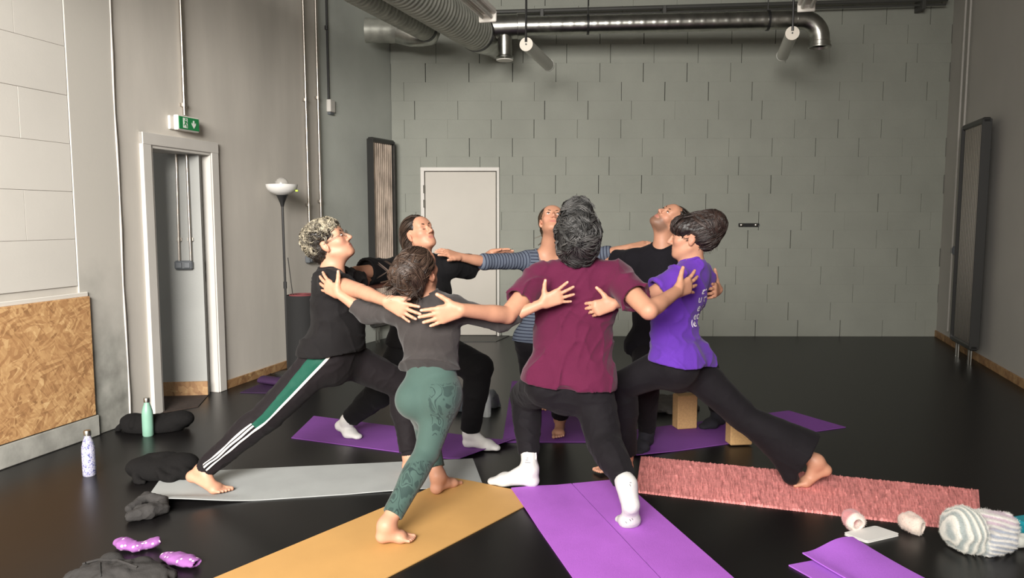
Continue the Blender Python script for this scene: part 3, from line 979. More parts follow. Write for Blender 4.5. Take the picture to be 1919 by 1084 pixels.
# pipe run along the far wall
pa_, pb_ = onplane(905, 23, SEG_B + BN * 0.17, BN), onplane(1776, -1.6, SEG_B + BN * 0.17, BN)
hp = empty('heating_pipe', pa_); tag(hp, 'dark thin pipe run high along the far wall above the steel duct', 'pipe')
m = MB(); m.tube([pa_, pb_], 0.022, 10); m.obj('pipe', M_pipe, hp)
m = MB(); m.tube([pa_ + V(0, 0.03, -0.05), pb_ + V(0, 0.03, -0.05)], 0.012, 8); m.obj('pipe', M_pipe, hp)
for px in (1018, 1252, 1745):
    t = (px - 905) / 887.0; p = lerp(pa_, pb_, t)
    m = MB(); m.box(p + V(0, 0.05, -0.05), BU, BN, V(0, 0, 1), 0.02, 0.09, 0.06, bev=0.004); m.obj('bracket', M_pipe, hp)

# ceiling lamps with two tubes
def twin_lamp(name, p_end, label, w, hang):
    r_ = empty(name, p_end); tag(r_, label, 'ceiling lamp', None)
    side = V(LU[1], -LU[0], 0)
    L = 1.35
    a = p_end - LU * L
    mm = MB(); mm.box((a + p_end) / 2 + V(0, 0, 0.03), LU, side, V(0, 0, 1), L / 2, w, 0.022, bev=0.008); mm.obj('housing', M_lamp_white, r_)
    for sgn_ in (-1, 1):
        mm = MB(); mm.tube([a + side * w * 0.5 * sgn_ + LU * 0.04 - V(0, 0, 0.012), p_end + side * w * 0.5 * sgn_ - LU * 0.04 - V(0, 0, 0.012)], 0.014, 10)
        mm.obj('lamp_tube', M_tube, r_)
    for q in (a, p_end):
        mm = MB(); mm.box(q - V(0, 0, 0.005), LU, side, V(0, 0, 1), 0.012, w * 1.02, 0.04, bev=0.006); mm.obj('end_cap', M_lamp_white, r_)
    for t in (0.06, 0.9):
        q = lerp(p_end, a, t)
        mm = MB(); mm.tube([q + V(0, 0, 0.05), V(q[0], q[1], CEIL)], 0.004, 6); mm.obj('hanger_rod', M_black, r_)
twin_lamp('fluorescent_lamp', at(914, 30, 5.6), 'white twin tube lamp hanging in front of the wide flexible duct', 0.065, True)
twin_lamp('fluorescent_lamp', at(1511, 12, 6.6), 'white twin tube lamp hanging over the elbow end of the steel duct', 0.07, True)

def tube_lamp(p0, label, L, r=0.062):
    r_ = empty('tube_lamp', p0); tag(r_, label, 'tube lamp')
    a, b = p0, p0 + LU * L
    mm = MB(); mm.tube([a + LU * 0.02, b], r * 0.94, 20); mm.obj('tube', M_tube, r_)
    mm = MB(); mm.lathe([(r, 0), (r, 0.02), (r * 0.8, 0.022)], a, LU, 20); mm.obj('end_cap', mat('cream_cap', (0.74, 0.69, 0.60, 1), 0.5), r_)
    mm = MB(); mm.lathe([(0.008, -0.004), (0.008, 0.004)], a - LU * 0.002, LU, 8); mm.obj('screw', M_black, r_)
    mm = MB(); mm.lathe([(r, 0.0), (r, 0.02), (r * 0.5, 0.05)], b - LU * 0.02, LU, 20); mm.obj('end_cap', M_tube, r_)
    mm = MB(); t_ = a + LU * 0.0
    mm.tube([t_ + V(0, 0, 0.02) - LU * 0.006, t_ + V(0, 0, r + 0.06) - LU * 0.01, V(t_[0], t_[1], t_[2] + 0.33), V(t_[0], t_[1], CEIL)], [0.012, 0.009, 0.010, 0.006], 8); mm.obj('hanging_cable', M_black, r_)
tube_lamp(at(986, 83, 7.0), 'milky round tube lamp hanging under the duct tee', 0.98)
tube_lamp(at(1485, 62, 7.0), 'milky round tube lamp hanging by the elbow end of the steel duct', 0.98)

# ---- radiators: each tube one piece
def radiator(name, label, p0, u, n, s0, s1, z0, z1, t, ntube, mt, md, group=None):
    w = abs(s1 - s0); c = p0 + u * (s0 + s1) / 2 + n * t
    r_ = empty(name, V(c[0], c[1], 0)); tag(r_, label, 'radiator', group)
    for i in range(ntube):
        s = s0 + (s1 - s0) * (i + 0.5) / ntube
        p = p0 + u * s + n * t
        mm = MB(); mm.tube([V(p[0], p[1], z0 + 0.05), V(p[0], p[1], z1 - 0.05)], w / ntube * 0.31, 10)
        mm.obj('tube', mt, r_)
    for (zz, hz) in ((z0 + 0.03, 0.026), (z1 - 0.03, 0.026)):
        mm = MB(); mm.box(V(c[0], c[1], zz), u, n, V(0, 0, 1), w / 2 + 0.012, 0.036, hz, bev=0.012); mm.obj('header', md, r_)
    for s in (s0 - 0.006, s1 + 0.006):
        p = p0 + u * s + n * t
        mm = MB(); mm.box(V(p[0], p[1], (z0 + z1) / 2), u, n, V(0, 0, 1), 0.006, 0.042, (z1 - z0) / 2 - 0.02, bev=0.003); mm.obj('side_rail', md, r_)
    mm = MB(); mm.box(V(c[0], c[1], (z0 + z1) / 2) - n * 0.03, u, n, V(0, 0, 1), w / 2, 0.006, (z1 - z0) / 2 - 0.05); mm.obj('rear_panel', md, r_)
    for s in (s0 + w * 0.12, s0 + w * 0.24, s0 + w * 0.78, s0 + w * 0.9):
        p = p0 + u * s + n * t
        mm = MB(); mm.tube([V(p[0], p[1], z0 + 0.02), V(p[0], p[1], 0.0)], 0.010, 8); mm.obj('valve_pipe', M_steel, r_)
    for zz in (z0 + 0.3, z1 - 0.3):
        mm = MB(); mm.box(V(c[0], c[1], zz) - n * (t / 2 + 0.01), u, n, V(0, 0, 1), 0.03, max(t / 2 - 0.01, 0.01), 0.03); mm.obj('wall_bracket', md, r_)
def sS(p): return float(np.dot(np.asarray(p) - SEG_B, SU))
TR = 0.10
q0 = onplane(697, 430, SEG_B + SN * TR, SN); q1 = onplane(736, 430, SEG_B + SN * TR, SN)
zt_ = float(onplane(716, 260, SEG_B + SN * TR, SN)[2]); zb2 = float(onplane(716, 612, SEG_B + SN * TR, SN)[2])
radiator('radiator', 'tall bronze tube radiator with dark frame on the niche wall', SEG_B, SU, SN, sS(q0), sS(q1), zb2, zt_, TR, 11, M_rad_bronze, M_rad_dark)
def sR(p): return float(np.dot(np.asarray(p) - R_C, RU))
q0 = onplane(1800, 440, R_C + RN * 0.13, RN); q1 = onplane(1837, 440, R_C + RN * 0.13, RN)
zt_ = float(onplane(1827, 228, R_C + RN * 0.13, RN)[2]); zb2 = float(onplane(1808, 650, R_C + RN * 0.13, RN)[2])
radiator('radiator', 'tall dull grey tube radiator standing off the dim side wall', R_C, RU, RN, sR(q0), sR(q1), zb2, zt_, 0.13, 12, M_rad_grey, M_rad_dark)
for (x0, x1, lab) in ((1813, 1786, 'thin pipe dropping down the dim side wall, nearer the far corner'), (1822.5, 1797, 'thin pipe dropping down the dim side wall, nearer the grey radiator')):
    a = onplane(x0, -40, R_C + RN * 0.03, RN)
    m = MB(); m.tube([a, V(a[0], a[1], 0.15)], 0.011, 8)
    tag(m.obj('riser_pipe', M_right), lab, 'pipe')
# socket on the right wall
so = empty('wall_socket', onR(1790, 478)); tag(so, 'small grey socket box low on the dim wall by the far corner', 'socket')
c = onR(1790, 470)
m = MB(); m.box(c + RN * 0.015, RU, RN, V(0, 0, 1), 0.04, 0.018, 0.045, bev=0.006); m.obj('housing', M_grey_plastic, so)
m = MB(); m.box(c + RN * 0.035, RU, RN, V(0, 0, 1), 0.026, 0.004, 0.03, bev=0.003); m.obj('lid', M_grey_plastic, so)
# bracket on the far wall
wb = empty('wall_bracket', onB(1402, 422)); tag(wb, 'short black latch bar with two studs on the far block wall', 'bracket')
c = onB(1401, 422) + BN * 0.03
m = MB(); m.box(c, BU, BN, V(0, 0, 1), 0.115, 0.010, 0.021, bev=0.004); m.obj('bar', M_black, wb)
for dx in (-0.085, 0.085):
    m = MB(); m.lathe([(0.016, 0), (0.016, 0.016), (0.010, 0.02)], c + BU * dx + BN * 0.008, BN, 12); m.obj('stud', M_conduit, wb)
m = MB(); m.tube([c + BU * 0.115 + V(0, 0, 0.02), c + BU * 0.128, c + BU * 0.115 - V(0, 0, 0.02)], 0.007, 8); m.obj('hook', M_black, wb)
# ================================================================== people
DK = 0.975
def J(px, py, d): return at(px, py, d * DK)
UPZ = V(0, 0, 1)

M_skin = mat('skin', (0.6, 0.36, 0.26, 1), 0.5, spec=0.35, attr='tint', vary=0.05, vscale=25, bump=0.06, bscale=180)
M_hair = mat('hair', (0.03, 0.02, 0.015, 1), 0.42, spec=0.5, attr='tint', bump=0.25, bscale=300)
M_eye_white = mat('eye_white', (0.72, 0.68, 0.64, 1), 0.25)
M_iris = mat('iris_brown', (0.03, 0.018, 0.012, 1), 0.2)
M_sock = mat('white_sock_knit', (0.56, 0.55, 0.535, 1), 0.9, bump=0.4, bscale=320, vary=0.05, vscale=20)
M_sock_dark = mat('dark_sock_knit', (0.014, 0.013, 0.02, 1), 0.9, bump=0.4, bscale=320)

def set_tint(o, cols):
    a = o.data.color_attributes.new('tint', 'FLOAT_COLOR', 'POINT')
    c = np.ones((len(o.data.vertices), 4), np.float32)
    c[:, :3] = cols
    a.data.foreach_set('color', c.ravel())

def fobj(name, prims, h, m, parent=None, base=None, disp=None, amp=0.0, smooth_it=0):
    v, f = field_mesh(prims, h, disp, amp)
    o = obj(name, v, f, m, parent, base, True, None)
    return o, v, f

def frame(f, up):
    f = nrm(f); up = nrm(np.asarray(up, float) - f * np.dot(f, up)); s = np.cross(f, up)
    return s, f, up

# ---- hands
def hand_prims(W, d, n, right, s=1.0, spread=1.0, curl=(8, 12, 10), thumb=(0.62, 0.78), tilt=0.0):
    d = nrm(d); n = nrm(np.asarray(n, float) - d * np.dot(n, d))
    T = np.cross(d, n) * (1 if right else -1)
    out = []
    offs = [0.029, 0.0095, -0.010, -0.027]
    lens = [0.072, 0.081, 0.075, 0.058]
    angs = [11, 2, -7, -17]
    rr = [0.0088, 0.009, 0.0086, 0.0076]
    tips = []
    for i in range(4):
        base = W + d * 0.014 * s + T * offs[i] * 0.62 * s
        kn = W + d * (0.094 - 0.006 * abs(i - 1)) * s + T * offs[i] * s - n * 0.002
        out.append(cap(base, kn, 0.0145 * s, 0.0115 * s, k=0.014))
        a = math.radians(angs[i] * spread)
        fd = d * math.cos(a) + T * math.sin(a)
        p = kn; bend = 0.0
        fr = (0.44, 0.31, 0.25)
        for j in range(3):
            bend += math.radians(curl[j] * (1 + 0.12 * (i - 1.5)))
            dd = fd * math.cos(bend) + n * math.sin(bend)
            q = p + dd * lens[i] * fr[j] * s
            out.append(cap(p, q, rr[i] * s * (1.06 - 0.07 * j), rr[i] * s * (1.0 - 0.09 * j), k=0.003 if j else 0.007))
            p = q
        tips.append((p - n * 0.005, 0.008))
    tb = W + d * 0.022 * s + T * 0.020 * s
    t1 = tb + (d * thumb[0] + T * thumb[1] + n * 0.1) * 0.034 * s
    td_ = nrm(d * (thumb[0] + 0.12) + T * (thumb[1]) + n * 0.12)
    t2 = t1 + td_ * 0.031 * s
    t3 = t2 + nrm(td_ + d * 0.15) * 0.023 * s
    out += [cap(tb, t1, 0.0165 * s, 0.0128 * s, k=0.016), cap(t1, t2, 0.0118 * s, 0.0105 * s, k=0.006), cap(t2, t3, 0.0104 * s, 0.0086 * s, k=0.003)]
    tips.append((t3 - n * 0.006, 0.008))
    out.append(cap(W + d * 0.022 * s, W + d * 0.078 * s, 0.031 * s, 0.036 * s, k=0.012, side=T, flat=0.36))
    return out, tips

# ---- feet
def foot_prims(an, heel, ball, toe, bare, right, s=1.0, up=None):
    f = nrm(toe - heel)
    up = UPZ if up is None else up
    lat = nrm(np.cross(f, up)) * (1 if right else -1)      # towards the little toe
    out = [cap(an, heel + f * 0.012, 0.036 * s, 0.031 * s, k=0.02),
           cap(an, ball - f * 0.02 + UPZ * 0.004, 0.037 * s, 0.024 * s, k=0.025),
           cap(heel + f * 0.012, ball, 0.029 * s, 0.034 * s, k=0.02, side=lat, flat=0.72)]
    tips = []
    if bare:
        bw = [-0.027, -0.0085, 0.0055, 0.0185, 0.0305]
        tl = [1.0, 0.98, 0.88, 0.76, 0.6]
        tr = [0.0118, 0.0080, 0.0077, 0.0074, 0.007]
        tv = toe - ball
        for b_, l_, r_ in zip(bw, tl, tr):
            a = ball + lat * b_ * s + f * 0.004
            e = ball + tv * l_ + lat * b_ * 1.12 * s
            e = V(e[0], e[1], max(e[2] - 0.002, r_ + 0.004))
            out.append(cap(a, e, r_ * 0.95 * s, r_ * s, k=0.002))
            tips.append((e + UPZ * r_ * 0.7, 0.007))
        out.append(cap(ball + lat * 0.02 * s, ball - lat * 0.022 * s, 0.018 * s, 0.021 * s, k=0.02))
    else:
        out.append(cap(ball, toe, 0.040 * s, 0.028 * s, k=0.03, side=lat, flat=0.55))
        out.append(cap(ball + lat * 0.014 * s, ball - lat * 0.016 * s, 0.022 * s, 0.024 * s, k=0.02))
    return out, tips

# ---- head
def head_prims(c, fr, s=1.0, neck=None, nr=0.05, male=False):
    S, F, U = fr
    def L(x, y, z): return c + (S * x + F * y + U * z) * s
    ax = (S, F, U)
    o = [ell(L(0, -0.014, 0.030), V(0.073, 0.092, 0.080) * s, ax, 0.02),
         ell(L(0, 0.030, -0.030), V(0.0545, 0.060, 0.080) * s, ax, 0.03),
         ell(L(0, 0.046, -0.074), V(0.043, 0.040, 0.032) * s, ax, 0.03),
         ell(L(0, 0.074, -0.095), V(0.017, 0.014, 0.013) * s * (1.2 if male else 1), ax, 0.02),
         cap(L(-0.052, 0.0, -0.056), L(-0.020, 0.066, -0.093), 0.011 * s, 0.010 * s, k=0.03),
         cap(L(0.052, 0.0, -0.056), L(0.020, 0.066, -0.093), 0.011 * s, 0.010 * s, k=0.03),
         ell(L(-0.040, 0.058, -0.022), 0.020 * s, None, 0.025), ell(L(0.040, 0.058, -0.022), 0.020 * s, None, 0.025),
         cap(L(-0.036, 0.070, 0.020), L(0.036, 0.070, 0.020), 0.013 * s, k=0.02),
         ell(L(0, 0.060, 0.045), V(0.052, 0.022, 0.035) * s, ax, 0.03)]
    for sg in (-1, 1):
        o.append(ell(L(sg * 0.031, 0.098, 0.002), V(0.020, 0.014, 0.012) * s, ax, 0.012, op='-'))
        o.append(ell(L(sg * 0.031, 0.078, 0.001), 0.0125 * s, None, 0.003))
        o.append(ell(L(sg * 0.073, -0.012, -0.008), V(0.0085, 0.020, 0.031) * s, (nrm(S + F * sg * -0.35), nrm(F + U * 0.2 + S * sg * 0.35), U), 0.005))
        o.append(ell(L(sg * 0.082, -0.006, -0.004), V(0.006, 0.011, 0.016) * s, ax, 0.005, op='-'))
        o.append(ell(L(sg * 0.070, -0.006, -0.034), V(0.008, 0.009, 0.010) * s, ax, 0.006))
        o.append(ell(L(sg * 0.0105, 0.096, -0.034), V(0.0085, 0.0095, 0.007) * s, ax, 0.006))
    o.append(cap(L(0, 0.084, 0.012), L(0, 0.110, -0.028), 0.0075 * s, 0.0105 * s, k=0.010))
    o.append(cap(L(-0.018, 0.085, -0.0575), L(0.018, 0.085, -0.0575), 0.0062 * s, k=0.005))
    o.append(cap(L(-0.014, 0.0845, -0.0665), L(0.014, 0.0845, -0.0665), 0.0072 * s, k=0.005))
    o.append(cap(L(-0.020, 0.0925, -0.0618), L(0.020, 0.0925, -0.0618), 0.0022 * s, k=0.003, op='-'))
    if neck is not None:
        o.append(cap(neck, L(0, -0.022, -0.045), nr * 1.12, nr, k=0.03))
        o.append(cap(lerp(neck, L(0, -0.02, -0.04), 0.1) + F * 0.02, L(0, 0.02, -0.07), nr * 0.8, nr * 0.7, k=0.04))
    return o, L

# ---- torso (body radii + offset)
def torso_frame(sp):
    Pc = (sp['hipL'] + sp['hipR']) / 2
    N = sp['neck']
    hs = nrm(sp['hipR'] - sp['hipL']); ss = nrm(sp['shR'] - sp['shL'])
    up = nrm(N - Pc)
    hs = nrm(hs - up * np.dot(hs, up)); ss = nrm(ss - up * np.dot(ss, up))
    fwd_h = np.cross(up, hs); fwd_s = np.cross(up, ss)       # towards the belly / chest
    return Pc, N, hs, ss, up, fwd_h, fwd_s

def torso_prims(sp, off=0.0, hem=None, legs=True, loose=0.0, k=0.045):
    Pc, N, hs, ss, up, fh, fs = torso_frame(sp)
    w = sp['w']
    arch = sp.get('arch', 0.03)
    waist = lerp(Pc, N, 0.34) + nrm(fh + fs) * arch
    chest = lerp(Pc, N, 0.66) + fs * arch * 0.5
    upper = lerp(Pc, N, 0.86)
    ms = nrm(hs + ss)
    wp, ww, wc = w['pelvis'] + off, w['waist'] + off + loose, w['chest'] + off + loose * 0.5
    fl_ = w.get('flat', 0.64)
    o = []
    if hem is None:
        o.append(cap(Pc - up * 0.02, waist, wp, ww, k, side=hs, flat=fl_ + 0.06))
    else:
        hp = Pc - up * hem
        o.append(cap(hp, waist, wp + 0.012 + loose * 0.8, ww, k, side=hs, flat=fl_ + 0.10, cuta=True))
    o.append(cap(waist, chest, ww, wc, k, side=ms, flat=fl_))
    o.append(cap(chest, upper, wc, wc * 0.80, k, side=ss, flat=fl_ - 0.04))
    for a in ('shL', 'shR'):
        o.append(cap(upper + fs * 0.0, sp[a], 0.072 + off, w['arm'] * 1.22 + off, k, side=up, flat=0.85))
        o.append(cap(lerp(Pc, N, 0.97), lerp(sp[a], N, 0.2), 0.045 + off * 0.8, 0.036 + off * 0.8, 0.04))
    if w.get('bust'):
        for sg in (-1, 1):
            o.append(ell(chest + fs * (wc * fl_ - 0.01) + ss * sg * 0.07 + up * 0.0, w['bust'] + off * 0.5, None, 0.04))
    return o, dict(Pc=Pc, N=N, waist=waist, chest=chest, upper=upper, up=up, fh=fh, fs=fs, hs=hs, ss=ss)

def leg_prims(sp, off=0.0, hem=(None, None), flare=0.0, loose=0.0, tf=None, knee_loose=0.0):
    w = sp['w']; o = []
    fh = tf['fh']
    fl2 = flare if isinstance(flare, tuple) else (flare, flare)
    for sd, hm, flare in (('L', hem[0], fl2[0]), ('R', hem[1], fl2[1])):
        hip, kn, an = sp['hip' + sd], sp['kn' + sd], sp['an' + sd]
        t = nrm(an - kn); tt = nrm(kn - hip)
        calf_dir = nrm(tt - t * np.dot(tt, t) + 1e-6 * fh) if np.dot(tt, t) < 0.97 else -nrm(fh - t * np.dot(fh, t))
        if np.dot(calf_dir, fh) > 0.2: calf_dir = -nrm(fh - t * np.dot(fh, t))
        o.append(cap(hip, kn, w['thigh'] + off + loose * 0.5, w['knee'] + off + loose * 0.7 + knee_loose, 0.045))
        if hm is None:
            o.append(cap(kn, an, w['knee'] * 0.93 + off, 0.034 + off, 0.012))
        else:
            e = kn + (an - kn) * hm
            o.append(cap(kn, e, w['knee'] * 0.95 + off + loose * 0.6 + knee_loose, 0.040 + off + loose * 0.35 + flare, 0.012, cutb=True))
            ri = 0.040 + off + loose * 0.35 + flare - 0.015
            o.append(cap(e - t * 0.03, e + t * 0.05, ri, ri, 0.0, op='-', cuta=True))
        o.append(ell(kn + t * np.linalg.norm(an - kn) * 0.30 + calf_dir * 0.018, V(0.046, 0.046, 0.10) * (w['knee'] / 0.054) + off + loose * 0.4,
                     (nrm(np.cross(t, calf_dir)), calf_dir, t), 0.03))
    # seat
    Pc, hs, up = tf['Pc'], tf['hs'], tf['up']
    for sd in ('L', 'R'):
        o.append(ell(sp['hip' + sd] - fh * w.get('seat_out', 0.045) - up * 0.012, w.get('seat', 0.088) + off, None, 0.035))
    return o

def arm_prims(sp, sd, off=0.0):
    w = sp['w']['arm']
    sh, el, wr = sp['sh' + sd], sp['el' + sd], sp['wr' + sd]
    return [cap(sh, el, w * 1.08 + off, w * 0.82 + off, 0.03), ell(lerp(el, wr, 0.27), V(w * 0.79 + off, w * 0.79 + off, 0.10), (np.cross(nrm(wr - el), nrm(np.cross(wr - el, UPZ))), nrm(np.cross(wr - el, UPZ)), nrm(wr - el)), 0.010),
            cap(el, wr, w * 0.80 + off, w * 0.575 + off, 0.006)]

# ---- hair made of a base volume plus many separate locks
def hair_obj(parent, c, fr, s, vols, subs, locks, tint, rough_amp=0.003, seed=0, extra=None, h=0.0055):
    S, F, U = fr; ax = (S, F, U)
    def L(p): return c + (S * p[0] + F * p[1] + U * p[2]) * s
    prims = [ell(L(p), V(*r) * s, ax, 0.045) for p, r in vols]
    prims += [ell(L(p), V(*r) * s, ax, 0.015, op='-') for p, r in subs]
    nz = wave_noise(seed + 5, 0.022, 4)
    v, f = field_mesh(prims, h, lambda P: rough_amp * nz(P), rough_amp)
    me = raw_mesh('hair_base', v, f)
    bvh = BVHTree.FromPolygons([tuple(p) for p in v], f.tolist())
    rg = np.random.RandomState(seed)
    t0 = np.asarray(tint[0]); t1 = np.asarray(tint[1])
    vs, fs, cs = [v], [f], [np.tile(t0 * 0.8, (len(v), 1))]
    base_n = len(v)
    n = 5
    for lk in locks:
        ns, step, r, flow, curl, off = lk['ns'], lk['step'], lk['r'], lk['flow'], lk.get('curl', 0.0), lk.get('off', 0.001)
        zone = lk.get('zone'); free = lk.get('free', 99); per = lk.get('per', 5)
        q0 = np.stack([(v - c) @ S, (v - c) @ F, (v - c) @ U], -1) / s
        idx = np.arange(base_n)
        if zone: idx = np.array([i for i in rg.permutation(base_n)[:6000] if zone(q0[i])], dtype=int)
        if len(idx) == 0: continue
        roots = idx[rg.randint(len(idx), size=lk['n'])]
        strands = np.repeat(v[roots], per, 0)
        N_ = len(strands)
        cj = np.repeat(rg.normal(size=(lk['n'], 3)) * lk.get('jit', 0.25), per, 0)
        phc = np.repeat(rg.uniform(0, 6.28, lk['n']), per) + rg.normal(size=N_) * 0.25
        crr = np.repeat(curl * rg.uniform(0.6, 1.3, lk['n']), per)
        if per > 1: strands = strands + rg.normal(size=strands.shape) * lk.get('clump', 0.0030) * s
        lift = np.repeat(np.abs(rg.normal(size=lk['n'])) * 0.0018 + off, per) + np.abs(rg.normal(size=N_)) * 0.0012
        pts = np.zeros((N_, ns, 3)); nor = np.zeros((N_, ns, 3))
        for j in range(N_):
            p = Vector(strands[j]); nn = Vector(U)
            for i in range(ns):
                if i < free:
                    loc, nn_, _, _ = bvh.find_nearest(p)
                    nn = nn_; p = loc + nn * float(lift[j])
                pa = np.array(p); na = np.array(nn)
                w_ = (pa - c) / s
                g = np.asarray(flow((float(w_ @ S), float(w_ @ F), float(w_ @ U)))) + cj[j]
                gw = S * g[0] + F * g[1] + U * g[2]
                if i < free: gw = gw - na * float(gw @ na)
                gw = gw / (math.sqrt(float(gw @ gw)) + 1e-9)
                if curl:
                    bn = np.cross(gw, na); ang = phc[j] + i * 1.25
                    pts[j, i] = pa + (na * math.cos(ang) + bn * math.sin(ang)) * crr[j] + na * crr[j]
                else:
                    pts[j, i] = pa
                nor[j, i] = na
                p = Vector(pa + gw * step * s)
        tg = np.gradient(pts, axis=1); tg /= np.linalg.norm(tg, axis=2, keepdims=True) + 1e-9
        u_ = nor - tg * (nor * tg).sum(2, keepdims=True); u_ /= np.linalg.norm(u_, axis=2, keepdims=True) + 1e-9
        w2 = np.cross(tg, u_)
        tt = np.linspace(0, 1, ns)
        rad = r * s * np.maximum(0.2, np.sin(np.pi * np.minimum(0.97, 0.12 + 0.88 * tt))) ** 0.6
        k_ = 4
        ang = np.arange(k_) * 2 * math.pi / k_
        ring = pts[:, :, None, :] + (u_[:, :, None, :] * np.cos(ang)[None, None, :, None] * 0.8 + w2[:, :, None, :] * np.sin(ang)[None, None, :, None] * 1.25) * rad[None, :, None, None]
        vv = ring.reshape(-1, 3)
        bi_ = np.arange(N_)[:, None, None] * (ns * k_) + np.arange(ns - 1)[None, :, None] * k_
        kk = np.arange(k_)[None, None, :]; k2 = (kk + 1) % k_
        qd = np.stack([bi_ + kk, bi_ + k2, bi_ + k_ + k2, bi_ + k_ + kk], -1).reshape(-1, 4)
        ta, tb2 = (t0, t1) if 'tint' not in lk else lk['tint']
        mixv = np.clip(np.repeat(rg.beta(1.1, 1.7, lk['n']), per) + rg.normal(size=N_) * 0.10, 0, 1)
        col = np.asarray(ta) * (1 - mixv[:, None]) + np.asarray(tb2) * mixv[:, None]
        k0 = sum(len(x) for x in vs)
        vs.append(vv); cs.append(np.repeat(col, ns * k_, 0)); fs.append(qd + k0)
    if extra is not None:
        extra(vs, fs, cs, L, rg)
    vv = np.concatenate(vs); ff = np.concatenate(fs); cc = np.concatenate(cs)
    bpy.data.meshes.remove(me)
    o = obj('hair', vv, ff, M_hair, parent, None, True, None)
    set_tint(o, cc)
    return o

